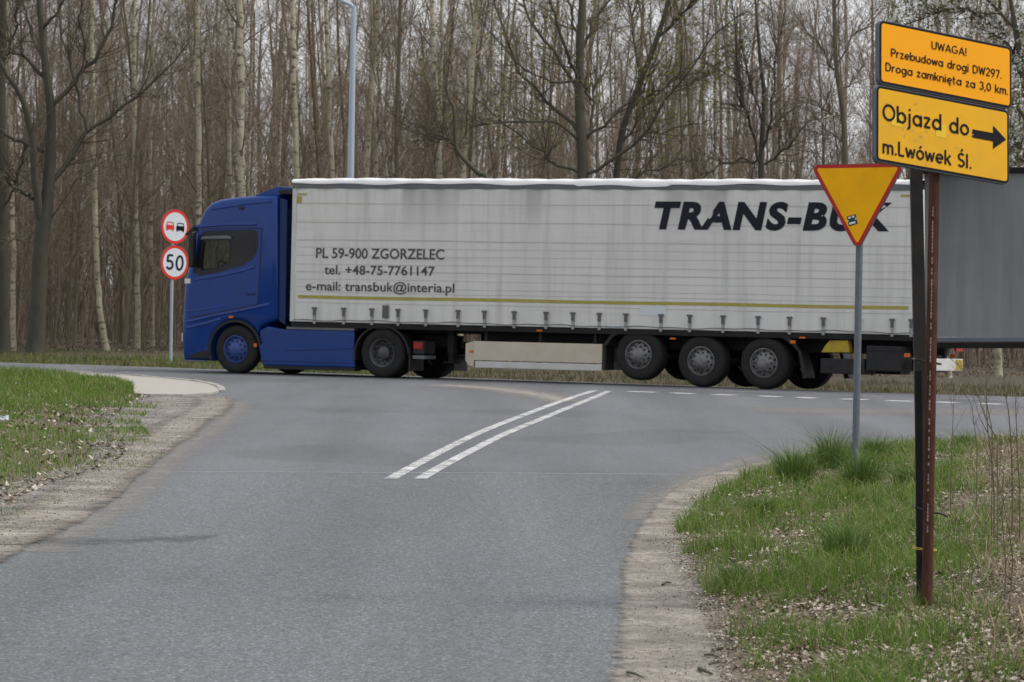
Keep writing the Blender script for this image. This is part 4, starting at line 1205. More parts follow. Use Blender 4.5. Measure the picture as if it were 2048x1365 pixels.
def rust_mat():
    m, nt, b, out = nodes_of('rusty_paint')
    v = coords(nt, (1, 1, 0.25))
    n1 = noise(nt, v, 14, 6, 0.65)
    c = ramp(nt, n1, [(0.3, (0.026, 0.011, 0.008)), (0.55, (0.058, 0.023, 0.015)), (0.75, (0.10, 0.042, 0.025))])
    n2 = noise(nt, coords(nt), 5, 6, 0.7)
    c = mixc(nt, ramp(nt, n2, [(0.56, 0.0), (0.72, 0.7)]), c, (0.12, 0.05, 0.022))
    n3 = noise(nt, coords(nt, (1, 1, 0.5)), 32, 5, 0.7)
    c = mixc(nt, ramp(nt, n3, [(0.66, 0.0), (0.72, 0.7)]), c, (0.30, 0.25, 0.22))
    nt.links.new(c, b.inputs['Base Color'])
    b.inputs['Roughness'].default_value = 0.65
    b.inputs['Specular IOR Level'].default_value = 0.12
    bump(nt, b, n1, 0.4, 0.003)
    return m
M['rust'] = rust_mat()
def board_mat():
    m, nt, b, out = nodes_of('weathered_sheet_metal')
    v = coords(nt, (2.6, 1, 0.22))
    n1 = noise(nt, v, 3.0, 6, 0.65)
    n2 = noise(nt, coords(nt), 1.2, 5, 0.6)
    c = ramp(nt, n2, [(0.3, (0.155, 0.175, 0.195)), (0.7, (0.235, 0.255, 0.275))])
    c = mixc(nt, ramp(nt, n1, [(0.45, 0.0), (0.7, 0.7)]), c, (0.12, 0.138, 0.145))
    c = mixc(nt, ramp(nt, noise(nt, coords(nt, (3.5, 1, 0.15)), 2.1, 5, 0.6), [(0.55, 0.0), (0.7, 0.5)]), c, (0.26, 0.265, 0.20))
    nt.links.new(c, b.inputs['Base Color'])
    b.inputs['Metallic'].default_value = 0.25
    b.inputs['Roughness'].default_value = 0.5
    return m
M['sheet_metal'] = board_mat()

def face_fn(o, U, V, N, k=0.0):
    """u right, v up from o, lift along N"""
    return lambda u, v, l=0.0: tuple(o + U * u + V * v + N * (l + k))
def plate(parent, name, outline, fn, back, mat_face, mat_edge, thick=0.028, rim=None, rim_mat=None):
    """sign plate with a folded edge; fn(u, v, lift)"""
    mb = MB().prism(outline, lambda p, q, w: fn(p, q, w), -thick, 0.0)
    p = mb.build(name, mat_edge, parent)
    ins = inset(outline, rim if rim else 0.004)
    if rim_mat:
        MB().add([fn(a, b, 0.0015) for a, b in inset(outline, 0.004)], [tuple(range(len(outline)))]).build('border', rim_mat, p)
    MB().add([fn(a, b, 0.003) for a, b in ins], [tuple(range(len(ins)))]).build('sign_face', mat_face, p)
    return p
def rect(x0, y0, x1, y1, r):
    return round_poly([(x0, y0), (x1, y0), (x1, y1), (x0, y1)], r)

# ---- give-way sign on a tubular post
D = 35.2
base = Vector((*G(1711, 590 + EYE * FPX / D + 3.5), 0.0))
base = Vector((at(1711, 940, D).x, D, 0.0))
gw = thing('give_way_sign', 'amber triangle sign with red border and small sticker on a grey post', 'road sign', base)
top_z = at(1716, 332, D).z
MB().tube([(0, 0, -0.3), (0, 0, top_z - 0.06)], 0.034, 14).build('post', M['galv'], gw, smooth=True)
yaw = R(-24)
U = Vector((math.cos(yaw), math.sin(yaw), 0))
N = Vector((math.sin(yaw), -math.cos(yaw), 0))
U = (U + Vector((0, 0, 0.018))).normalized()
V = N.cross(U) * -1
V = V if V.z > 0 else -V
cen = at(1719.5, 329, D) - base + N * 0.075
side, hh = 0.935, 0.95 * 0.866
tri = round_poly([(-side / 2, 0), (0, -hh), (side / 2, 0)][::-1], 0.05, 6)
fn = face_fn(cen, U, V, N)
pl = plate(gw, 'sign_plate', tri, fn, None, M['sign_amber'], M['plate_back'], 0.03, 0.037, M['sign_red'])
st = MB().add([fn(a, b, 0.005) for a, b in ((-0.081, -0.585), (0.005, -0.56), (-0.015, -0.47), (-0.103, -0.493))], [(0, 1, 2, 3)]).build('sticker', paint('sticker_green', (0.02, 0.045, 0.03), 0.5, 0.3, 60), pl)
mk = MB()
for q in ((-0.085, -0.515, 0.025, 0.018), (-0.047, -0.505, 0.022, 0.018), (-0.075, -0.57, 0.06, 0.02), (-0.095, -0.543, 0.012, 0.014), (-0.017, -0.525, 0.012, 0.02)):
    mk.add([fn(q[0], q[1], 0.0065), fn(q[0] + q[2], q[1] + q[2] * 0.25, 0.0065), fn(q[0] + q[2] - 0.004, q[1] + q[3] + q[2] * 0.25, 0.0065), fn(q[0] - 0.004, q[1] + q[3], 0.0065)], [(0, 1, 2, 3)])
mk.build('sticker_print', M['sign_white'], st)
for v_ in (-0.12, -0.45):
    MB().obox(cen + V * v_ - N * 0.045, U, 0.06, V, 0.018, N, 0.012).build('clamp', M['galv'], gw)

# ---- no-overtaking and 50 speed-limit signs on one post across the road
D = 86.5
base = Vector((at(341.5, 726, D).x, D, 0.0))
sl = thing('speed_limit_sign', 'two round red-rimmed signs, no overtaking above 50, on a thin grey post', 'road sign', base)
yaw = R(41)
U0 = Vector((math.cos(yaw), math.sin(yaw), 0))
N = Vector((math.sin(yaw), -math.cos(yaw), 0))
c1, c2 = at(350.5, 454, D) - base, at(349.5, 525.5, D) - base
MB().tube([(0, 0, -0.3), (c1.x - 0.09 * N.x, c1.y * 0, c1.z)], 0.036, 10).build('post', M['galv_light'], sl, smooth=True)
for i, c in enumerate((c1, c2)):
    U = (U0 + Vector((0, 0, -0.07))).normalized()
    V = U.cross(N)
    V = V if V.z > 0 else -V
    fn = face_fn(c, U, V, N)
    ring = [(0.40 * math.cos(a), 0.40 * math.sin(a)) for a in np.linspace(0, 2 * PI, 41)[:-1]]
    pl = plate(sl, 'sign_plate', ring, fn, None, M['sign_white'], M['plate_back'], 0.03, 0.07, M['sign_red_bright'])
    if i:
        stroke_text(pl, M['sign_navy'], '50', 0.0, -0.18, 0.36, lambda u, v, l: fn(u, v, 0.006 + l), width=0.50, w=0.15, center=True, gap=0.12)
    else:
        for x0, m_ in ((-0.26, M['sign_red_bright']), (0.03, M['sign_ink'])):
            car = MB()
            w_ = 0.23
            car.add([fn(x0 + a, b, 0.006) for a, b in rect(0, -0.08, w_, 0.03, 0.02)], [tuple(range(24))])
            for wx in (0.012, w_ - 0.05):
                car.add([fn(x0 + wx + a, b, 0.0064) for a, b in ((0, -0.11), (0.042, -0.11), (0.042, -0.07), (0, -0.07))], [(0, 1, 2, 3)])
            car.add([fn(x0 + a, b, 0.0068) for a, b in ((0.012, 0.02), (0.028, 0.10), (w_ - 0.028, 0.10), (w_ - 0.012, 0.02), (w_ - 0.038, 0.02), (w_ - 0.048, 0.078), (0.048, 0.078), (0.038, 0.02))], [(0, 1, 6, 7), (1, 2, 5, 6), (2, 3, 4, 5)])
            car.build('car_symbol', m_, pl)

# ---- street lamp behind the trailer
D = 84.0
base = Vector((at(694, 728, D).x, D, -0.05))
lamp = thing('street_lamp', 'tall pale grey lamp post rising behind the white trailer', 'street lamp', base)
tp = at(708, 13, D) - base
lt = Vector((tp.x, 0, tp.z))
MB().tube([(0, 0, -0.2), (0, 0, 0.9), (lt.x * 0.02, 0, 1.0), lt * 0.5, lt], [0.105, 0.105, 0.088, 0.078, 0.058], 16).build('post', M['galv_light'], lamp, smooth=True)
ae = at(655, -12, D) - base
arm = MB().tube([lt + Vector((0, 0, -0.06)), lt + Vector((-0.05, 0, 0.02)), (ae.x, 0.0, ae.z), (ae.x - 0.3, 0, ae.z + 0.1)], [0.05, 0.045, 0.038, 0.034], 10).build('arm', M['galv_light'], lamp, smooth=True)
MB().prism([(ae.x - 0.25, ae.z + 0.04), (ae.x - 1.0, ae.z + 0.22), (ae.x - 1.02, ae.z + 0.32), (ae.x - 0.25, ae.z + 0.16)], lambda p, q, w: (p, w, q), -0.14, 0.14).build('lamp_head', M['galv_light'], lamp, bevel=0.03)

# ---- detour signs clamped to a rusty post
D = 21.3
TL, TRc, BL = at(1757, 40, D - 0.1), at(2022, 95, D + 0.52), at(1744, 322, D - 0.26)
U = (TRc - TL)
wS = U.length
U.normalize()
V = (BL - TL)
V = -(V - U * V.dot(U))
hS = V.length
V.normalize()
N = U.cross(V)
N = N if N.y < 0 else -N
base = Vector((at(1855, 1208, D - 0.35).x, D - 0.35, 0.0))
ds = thing('detour_sign', 'two yellow Polish detour panels with black text on a leaning rusty post', 'road sign', base)
o = TL - base
h1, h2 = hS * 0.452, hS * 0.538
fn1 = face_fn(o, U, V, N)
up = plate(ds, 'warning_panel', rect(0, -h1, wS, 0, 0.035), fn1, None, M['sign_orange'], M['plate_back'], 0.03, 0.018, M['sign_ink'])
o2 = o - V * (hS - h2) - U * 0.022
fn2 = face_fn(o2, U, V, N)
lo = plate(ds, 'arrow_panel', rect(0, -h2, wS, 0, 0.035), fn2, None, M['sign_yellow'], M['plate_back'], 0.03, 0.018, M['sign_ink'])
k = wS / 1.0
def on_face(fn):
    return lambda u, v, l: fn(u, v, 0.006 + l)
stroke_text(up, M['sign_ink'], 'UWAGA!', 0.385 * k, -0.110, 0.047, on_face(fn1), width=0.268 * k, w=0.12)
stroke_text(up, M['sign_ink'], 'Przebudowa drogi DW297.', 0.085 * k, -0.202, 0.049, on_face(fn1), width=0.835 * k, w=0.135)
stroke_text(up, M['sign_ink'], 'Droga zamknięta za 3,0 km.', 0.045 * k, -0.290, 0.049, on_face(fn1), width=0.925 * k, w=0.135)
stroke_text(lo, M['sign_ink'], 'Objazd do', 0.045 * k, -0.198, 0.097, on_face(fn2), width=0.645 * k, w=0.135)
stroke_text(lo, M['sign_ink'], 'm.Lwówek Śl.', 0.047 * k, -0.388, 0.084, on_face(fn2), width=0.665 * k, w=0.14)
ay = -0.178
MB().add([fn2(a * k, b, 0.006) for a, b in ((0.715, ay - 0.024), (0.875, ay - 0.024), (0.875, ay + 0.024), (0.715, ay + 0.024), (0.873, ay - 0.068), (0.972, ay), (0.873, ay + 0.068))], [(0, 1, 2, 3)]).add([fn2(a * k, b, 0.0066) for a, b in ((0.873, ay - 0.068), (0.972, ay), (0.873, ay + 0.068))], [(0, 1, 2)]).build('arrow', M['sign_ink'], lo)
for (a, b) in ((0.115, -0.218), (0.46, -0.236)):
    MB().add([fn2(x, y, 0.0045) for x, y in ((a, b), (a + 0.082, b), (a + 0.082, b + 0.075), (a, b + 0.075))], [(0, 1, 2, 3)]).build('sticker', M['tape_yellow'], lo)
sc_ = MB()
rs_ = random.Random(4)
for q in range(26):
    a, b = rs_.uniform(0.04, 0.95), -rs_.uniform(0.03, 0.42)
    if q < 14:
        a, b = rs_.uniform(0.2, 0.66), -rs_.uniform(0.20, 0.29)
    ln, an = rs_.uniform(0.003, 0.012), rs_.uniform(-0.5, 1.2)
    dx, dy = ln * math.cos(an), ln * math.sin(an)
    sc_.add([fn2(a - dx, b - dy, 0.0078), fn2(a + dx, b + dy, 0.0078), fn2(a + dx - dy * 0.3, b + dy + dx * 0.3, 0.0078), fn2(a - dx - dy * 0.3, b - dy + dx * 0.3, 0.0078)], [(0, 1, 2, 3)])
sc_.build('scratches', paint('scuffed_metal', (0.34, 0.28, 0.20), 0.6, 0.3, 40), lo)['kind'] = 'stuff'
pt = at(1869, 300, D + 0.12) - base
pdir = pt.normalized()
post_top = pdir * (pt.length * 1.22)
post = MB().tube([(0, 0, -0.3), tuple(post_top)], 0.031, 16).build('post', M['rust'], ds, smooth=True)
weld = MB()
for s in np.arange(0.5, 2.35, 0.021):
    if rs_.random() < 0.75:
        p = pdir * s + Vector((-0.008, -0.031, 0))
        weld.obox(p, (1, 0, 0), 0.0025 + 0.002 * rs_.random(), (0, 1, 0), 0.0015, (0, 0, 1), 0.008)
weld.build('peeling_strip', paint('peeled_paint', (0.26, 0.21, 0.18), 0.7, 0.4, 40), post)['kind'] = 'stuff'
for v_ in (-0.10, -0.26, -0.50, -0.70):
    cc = o + U * (0.43 * wS) + V * v_ * hS / 0.84 - N * 0.045
    MB().obox(cc, U, 0.055, V, 0.014, N, 0.014).build('clamp', M['galv'], ds)

# ---- back of a sheet-metal board on dark steel posts
D = 22.35
bbase = Vector((at(1846, 1215, 21.3).x, 21.3, 0.0))
bd = thing('roadside_board', 'grey sheet-metal back of a big board on dark steel posts, cut by the right edge', 'signboard', bbase)
b_tl, b_bl, b_tr = at(1838, 346, D), at(1850, 690, D), at(2330, 344, D)
Ub = (b_tr - b_tl)
wB = Ub.length
Ub.normalize()
Vb = (b_tl - b_bl)
Vb = Vb - Ub * Vb.dot(Ub)
hB = Vb.length
Vb.normalize()
Nb = Ub.cross(Vb)
Nb = Nb if Nb.y < 0 else -Nb
ob = b_bl - bbase
fb = face_fn(ob, Ub, Vb, Nb)
mb = MB()
nu = 28
vs, fs = [], []
rb = np.random.RandomState(5)
for j, v_ in enumerate(np.linspace(0.045, hB, 9)):
    for i, u_ in enumerate(np.linspace(0, wB, nu)):
        vs.append(fb(u_, v_, 0.004 * math.sin(u_ * 9 + j * 0.4) + rb.randn() * 0.0006))
for j in range(8):
    for i in range(nu - 1):
        fs.append((j * nu + i, j * nu + i + 1, (j + 1) * nu + i + 1, (j + 1) * nu + i))
mb.add(vs, fs).build('sheet_panel', M['sheet_metal'], bd, smooth=True)
def bar(u0, v0, u1, v1, n0, n1, nm, mt, bv=0.004):
    vs = [fb(u, v, l) for l in (n0, n1) for u, v in ((u0, v0), (u1, v0), (u1, v1), (u0, v1))]
    return MB().add(vs, [(0, 1, 2, 3), (4, 5, 6, 7), (0, 1, 5, 4), (1, 2, 6, 5), (2, 3, 7, 6), (3, 0, 4, 7)]).build(nm, mt, bd, bevel=bv)
bar(-0.02, -0.022, wB, 0.014, -0.03, 0.045, 'lower_frame', M['dark_post'])
bar(0.0, 0.0145, wB, 0.044, -0.01, 0.012, 'lower_lip', M['galv'])
bar(-0.02, hB - 0.005, wB, hB + 0.03, -0.03, 0.03, 'upper_frame', M['dark_post'])
bar(wB - 0.03, 0.05, wB + 0.02, hB - 0.01, -0.03, 0.04, 'side_frame', M['dark_post'])
def post_between(a, b, hx, hy, nm, mt=None, par=None):
    a, b = Vector(a), Vector(b)
    d = (b - a).normalized()
    x = Vector((1, 0, 0))
    x = (x - d * x.dot(d)).normalized()
    y = d.cross(x)
    return MB().obox((a + b) / 2, x, hx, y, hy, d, (b - a).length / 2).build(nm, mt or M['dark_post'], par or bd, bevel=0.004)
pa, pb = at(1831.5, 340, D - 0.06) - bbase, at(1849, 1090, 21.4) - bbase
post_between(pb, pa, 0.036, 0.03, 'leaning_post')
pc = at(1836.5, 741, 21.33) - bbase
pd_ = at(1845, 1225, 21.33) - bbase
post_between((pd_.x, pd_.y, -0.3), pc, 0.021, 0.02, 'ground_stub')
pe = at(1852, 1090, 21.4) - bbase
pf = at(1849, 1215, 21.4) - bbase
post_between((pf.x, pf.y, -0.3), (pb.x, pb.y, pb.z + 0.02), 0.028, 0.022, 'lower_post')
rp = at(2320, 1215, D - 0.2) - bbase
post_between((rp.x, rp.y, -0.3), (rp.x - 0.01, rp.y, hB + ob.z), 0.036, 0.03, 'far_post')
cl = at(1852, 1118, 21.26) - bbase
MB().box(cl.x - 0.012, cl.x + 0.014, cl.y - 0.01, cl.y + 0.03, cl.z - 0.035, cl.z + 0.035).build('clamp', M['galv'], bd, bevel=0.004)
# ties that bind the two posts
def tie(name, label, y0, y1, tail, mt, r):
    d0 = 21.20 if y0 > 900 else 21.3
    pts = [at(1832, y0, d0), at(1843, y0 + (y1 - y0) * 0.3, d0 - 0.02), at(1860, y0 + (y1 - y0) * 0.8, d0 - 0.035 if y0 > 900 else d0 + 0.05), at(1874, y1, d0)]
    front = [Vector(p) for p in pts]
    back = [front[-1] + Vector((0.003, 0.12, 0)), front[0] + Vector((-0.003, 0.14, 0))]
    loop = front + back + [front[0]]
    o_ = front[0].copy()
    mb = MB().tube([tuple(p - o_) for p in loop], r, 6)
    if tail:
        tl = [front[2] - o_ + Vector((0, -0.006, 0.0))] + [at(px, py, d0 - 0.03) - o_ for px, py in tail]
        mb.tube([tuple(p) for p in tl], r, 6)
    q = mb.build(name, mt, None)
    q.location = o_
    return tag(q, label, 'cable tie' if mt is M['tie'] else 'wire')
tie('cable_tie', 'black cable tie round both posts just below the grey board', 719, 727, [(1872, 727.5), (1883, 729)], M['tie'], 0.006)
tie('cable_tie', 'black cable tie round both posts low down above the yellow wire', 1016, 1027, [(1874, 1026), (1886, 1029), (1896, 1034)], M['tie'], 0.006)
tie('yellow_wire', 'thin yellow wire wound round both posts near the grass', 1096, 1101, None, M['wire_yellow'], 0.0022)
tie('yellow_wire', 'thin yellow wire wound round both posts near the grass', 1099, 1102.5, None, M['wire_yellow'], 0.0022)
for o_ in [q for q in COL.objects if q.name.startswith('yellow_wire')]:
    o_['group'] = 'yellow wire windings'

# ================================================================== THE WOOD
def tubes(P, Rr, sides):
    """P (M,K,3), Rr (M,K) -> verts, quads"""
    Mn, K, _ = P.shape
    T = np.empty_like(P)
    T[:, 1:-1] = P[:, 2:] - P[:, :-2]
    T[:, 0] = P[:, 1] - P[:, 0]
    T[:, -1] = P[:, -1] - P[:, -2]
    T /= np.linalg.norm(T, axis=2, keepdims=True) + 1e-9
    ref = np.where(np.abs(T[:, :1, 2:3]) > 0.85, np.array([1.0, 0, 0]), np.array([0, 0, 1.0]))
    u = np.cross(T, np.broadcast_to(ref, T.shape))
    u /= np.linalg.norm(u, axis=2, keepdims=True) + 1e-9
    w = np.cross(T, u)
    a = np.arange(sides) * 2 * PI / sides
    ring = P[:, :, None, :] + Rr[:, :, None, None] * (np.cos(a)[None, None, :, None] * u[:, :, None, :] + np.sin(a)[None, None, :, None] * w[:, :, None, :])
    idx = np.arange(Mn * K * sides).reshape(Mn, K, sides)
    nx = np.roll(idx, -1, axis=2)
    Fq = np.stack([idx[:, :-1], nx[:, :-1], nx[:, 1:], idx[:, 1:]], -1).reshape(-1, 4)
    return ring.reshape(-1, 3), Fq
def merge(parts):
    V, Fs, b = [], [], 0
    for v, f in parts:
        V.append(v)
        Fs.append(f + b)
        b += len(v)
    sizes = sorted({f.shape[1] for f in Fs})
    return np.concatenate(V), [np.concatenate([f for f in Fs if f.shape[1] == s]) for s in sizes]
def unit(v):
    return v / (np.linalg.norm(v, axis=-1, keepdims=True) + 1e-9)
def walk(rng, p, d, L, K, up=0.08, jit=0.14):
    P = np.empty((len(p), K, 3))
    P[:, 0] = p
    d = unit(d)
    for k in range(1, K):
        d = unit(d + np.array([0, 0, up]) + rng.randn(len(p), 3) * jit)
        P[:, k] = P[:, k - 1] + d * (L / (K - 1))[:, None]
    return P
def spawn(rng, P, Rr, n, K, t0, t1, angle, lmin, lmax, rk=0.6, rmin=0.003, up=0.05, jit=0.15, taper=0.25, weight=None, rmax=9.0):
    """n shoots that leave random places on the limbs P"""
    Mn, Kp, _ = P.shape
    i = rng.choice(Mn, n, p=weight)
    t = (t0 + (t1 - t0) * rng.rand(n)) * (Kp - 1)
    k = np.minimum(t.astype(int), Kp - 2)
    f = (t - k)[:, None]
    pos = P[i, k] * (1 - f) + P[i, k + 1] * f
    tan = unit(P[i, k + 1] - P[i, k])
    perp = unit(np.cross(tan, unit(rng.randn(n, 3))))
    ang = np.radians(angle) * (0.7 + 0.6 * rng.rand(n))[:, None]
    d = tan * np.cos(ang) + perp * np.sin(ang)
    L = lmin + (lmax - lmin) * rng.rand(n) * (1.15 - 0.6 * t / (Kp - 1))
    r0 = np.maximum(rmin, (Rr[i, k] * (1 - f[:, 0]) + Rr[i, k + 1] * f[:, 0]) * rk)
    r0 = np.minimum(r0, rmax * (0.6 + 0.4 * rng.rand(n)))
    Q = walk(rng, pos, d, L, K, up, jit)
    rr = r0[:, None] * np.linspace(1, taper, K)[None]
    return Q, np.maximum(rr, rmin * 0.6)
def petals(rng, pts, size, squash=0.6):
    """small two-triangle leaves or blossoms at pts"""
    n = len(pts)
    a = unit(rng.randn(n, 3))
    b = unit(np.cross(a, rng.randn(n, 3)))
    s = size * (0.6 + 0.8 * rng.rand(n))[:, None]
    V = np.stack([pts - a * s, pts + b * s * squash, pts + a * s, pts - b * s * squash], 1).reshape(-1, 3)
    return V, np.arange(n * 4).reshape(n, 4)
def along(rng, P, n, t0=0.3, jitter=0.03):
    i = rng.choice(len(P), n)
    t = (t0 + (1 - t0) * rng.rand(n)) * (P.shape[1] - 1)
    k = np.minimum(t.astype(int), P.shape[1] - 2)
    f = (t - k)[:, None]
    return P[i, k] * (1 - f) + P[i, k + 1] * f + rng.randn(n, 3) * jitter

def make_tree(seed, kind):
    """returns trunk mesh, crown mesh (and bud mesh); base at the origin"""
    rng = np.random.RandomState(seed)
    if kind == 'birch':
        H, r0, first, n1, ang, l1 = 15 + 3 * rng.rand(), 0.065 + 0.03 * rng.rand(), 0.30, 26, 46, (1.0, 2.6)
        n2, n3, lean = 150, 620, 0.5
    elif kind == 'dark':
        H, r0, first, n1, ang, l1 = 12 + 4 * rng.rand(), 0.042 + 0.034 * rng.rand(), 0.10, 40, 38, (0.8, 2.6)
        n2, n3, lean = 300, 1300, 0.9
    else:            # sapling
        H, r0, first, n1, ang, l1 = 6 + 3 * rng.rand(), 0.018 + 0.015 * rng.rand(), 0.06, 34, 32, (0.6, 1.7)
        n2, n3, lean = 220, 900, 0.9
    K = 15
    d0 = np.array([[rng.randn() * 0.05 * lean, rng.randn() * 0.05 * lean, 1.0]])
    T = walk(rng, np.zeros((1, 3)) + np.array([[0, 0, -0.15]]), d0, np.array([H]), K, 0.02, 0.035)
    Rt = (r0 * (1 - np.linspace(0, 1, K) ** 1.25 * 0.86))[None]
    Rt[:, 0] *= 1.35
    tv, tf = tubes(T, Rt, 9)
    B1, R1 = spawn(rng, T, Rt, n1, 7, first, 0.97, ang, *l1, rk=0.34, rmin=0.007, up=0.06, jit=0.12)
    if kind != 'birch':
        keep = np.ones(len(B1), bool)
    B2, R2 = spawn(rng, B1, R1, n2, 5, 0.2, 0.95, 42, 0.35, 1.15, rk=0.6, rmin=0.0048, up=0.05 if kind != 'birch' else -0.02, jit=0.16)
    B3, R3 = spawn(rng, B2, R2, n3, 4, 0.15, 1.0, 40, 0.2, 0.6, rk=0.7, rmin=0.0034, up=0.03 if kind != 'birch' else -0.08, jit=0.2)
    parts = [tubes(B1, R1, 4), tubes(B2, R2, 3), tubes(B3, R3, 3)]
    cv, cf = merge(parts)
    return (tv, tf), (cv, cf), B3
def tree_thing(name, label, base, trunk, crown, tmat, cmat, group=None, buds=None):
    root = thing(name, label, 'tree', base, group=group)
    t = mesh_np('trunk', trunk[0], trunk[1], tmat, root, smooth=True)
    c = mesh_np('crown', crown[0], crown[1], cmat, root)
    if buds is not None:
        mesh_np('young_leaves', buds[0], buds[1], M['bud'], c)
    return root
def in_photo(px, D, py=720):
    p = at(px, py, D)
    return (p.x, D, float(zground(np.array(p.x), np.array(D))))

# ---- trees drawn by hand: limbs follow the photograph, each at its own depth
def limb_tree(name, label, D, trunk_pts, limbs, seed, tmat, cmat, twigs=(420, 2600), bud=0, depth=1.6):
    """trunk_pts / limbs: lists of (px, py, radius[m]); first trunk point is the foot"""
    rng = np.random.RandomState(seed)
    foot = at(trunk_pts[0][0], trunk_pts[0][1], D)
    base = Vector((foot.x, D, float(zground(np.array(foot.x), np.array(D)))))
    def poly(pts, dy):
        c = smooth_curve([tuple(at(p[0], p[1], D + dy * i / max(1, len(pts) - 1)) - base) + (p[2],) for i, p in enumerate(pts)], 5)
        return c[:, :3], c[:, 3]
    root = thing(name, label, 'tree', base)
    tv = []
    tp, trr = poly(trunk_pts, 0.0)
    tp[0, 2] = -0.2
    trr[0] *= 1.35
    trr *= 0.92
    tv.append(tubes(tp[None], trr[None], 12))
    lp = []
    for i, l in enumerate(limbs):
        p, r = poly(l, rng.uniform(-depth, depth))
        r = r * 0.74
        q = np.linspace(0, len(p) - 1, 12)
        P12 = np.stack([np.interp(q, np.arange(len(p)), p[:, j]) for j in range(3)], 1)
        R12 = np.interp(q, np.arange(len(p)), r)
        P12[1:-1] += rng.randn(10, 3) * np.array([0.035, 0.05, 0.035])
        lp.append((P12, R12))
    LP, LR = np.array([a for a, b in lp]), np.array([b for a, b in lp])
    mesh_np('trunk', *merge(tv), tmat, root, smooth=True)
    ln = np.linalg.norm(LP[:, -1] - LP[:, 0], axis=1)
    wt = ln / ln.sum()
    B2, R2 = spawn(rng, LP, LR, twigs[0], 6, 0.12, 1.0, 44, 0.5, 2.2, rk=0.5, rmin=0.006, up=0.07, jit=0.13, weight=wt, rmax=0.016)
    B3, R3 = spawn(rng, B2, R2, twigs[1], 4, 0.15, 1.0, 42, 0.25, 0.8, rk=0.6, rmin=0.0036, up=0.05, jit=0.15, rmax=0.006)
    cv = merge([tubes(LP, LR, 8)])
    cr = mesh_np('limbs', cv[0], cv[1], tmat, root, smooth=True)
    tw = merge([tubes(B2, R2, 4), tubes(B3, R3, 3)])
    mesh_np('twigs', tw[0], tw[1], cmat, cr)
    if bud:
        mesh_np('young_leaves', *petals(rng, along(rng, B3, bud), 0.036), M['bud'], cr)
    return root
px1 = 1 / 82.0
limb_tree('roadside_tree', 'big forked bare tree at the left with thick spreading limbs', 91.5,
    [(69, 716, .27), (75, 620, .225), (80, 520, .21), (88, 440, .20), (97, 375, .17), (103, 260, .135), (100, 195, .115), (91, 130, .10), (84, 56, .085), (76, -40, .07), (70, -200, .04)],
    [[(85, 450, .14), (70, 390, .14), (64, 280, .12), (53, 215, .10), (20, 150, .07), (-20, 90, .05)],
     [(97, 372, .09), (139, 323, .085), (178, 257, .07), (234, 223, .055), (306, 173, .04), (379, 84, .02)],
     [(176, 262, .06), (161, 200, .055), (139, 128, .045), (117, 28, .035), (110, -60, .02)],
     [(103, 216, .085), (140, 175, .08), (180, 128, .07), (206, 95, .06), (234, 17, .05), (250, -60, .035)],
     [(86, 304, .07), (50, 288, .06), (0, 262, .05), (-40, 250, .04)],
     [(92, 158, .075), (60, 125, .06), (25, 105, .05), (-30, 90, .04)],
     [(72, 400, .06), (40, 378, .05), (0, 352, .04)],
     [(84, 60, .06), (120, 20, .05), (150, -40, .04)], [(92, 130, .05), (60, 60, .045), (40, -10, .035)],
     [(100, 440, .03), (150, 370, .022), (205, 325, .012)], [(64, 470, .03), (25, 480, .02), (-10, 500, .012)],
     [(240, 222, .03), (270, 190, .022), (330, 190, .012)], [(180, 130, .04), (160, 60, .03), (170, -20, .02)]],
    11, M['bark_big'], M['twig_big'], (230, 1100))
limb_tree('roadside_tree', 'dark bare trunk cut off by the left edge of the picture', 93.0,
    [(6, 708, .17), (6, 560, .155), (4, 420, .15), (2, 250, .14), (4, 100, .12), (8, -80, .09)],
    [[(6, 420, .05), (35, 360, .04), (50, 280, .025)], [(3, 260, .06), (-30, 190, .05), (-50, 90, .03)], [(4, 130, .05), (30, 60, .04), (44, -30, .025)]],
    12, M['bark_big'], M['twig_big'], (120, 700))
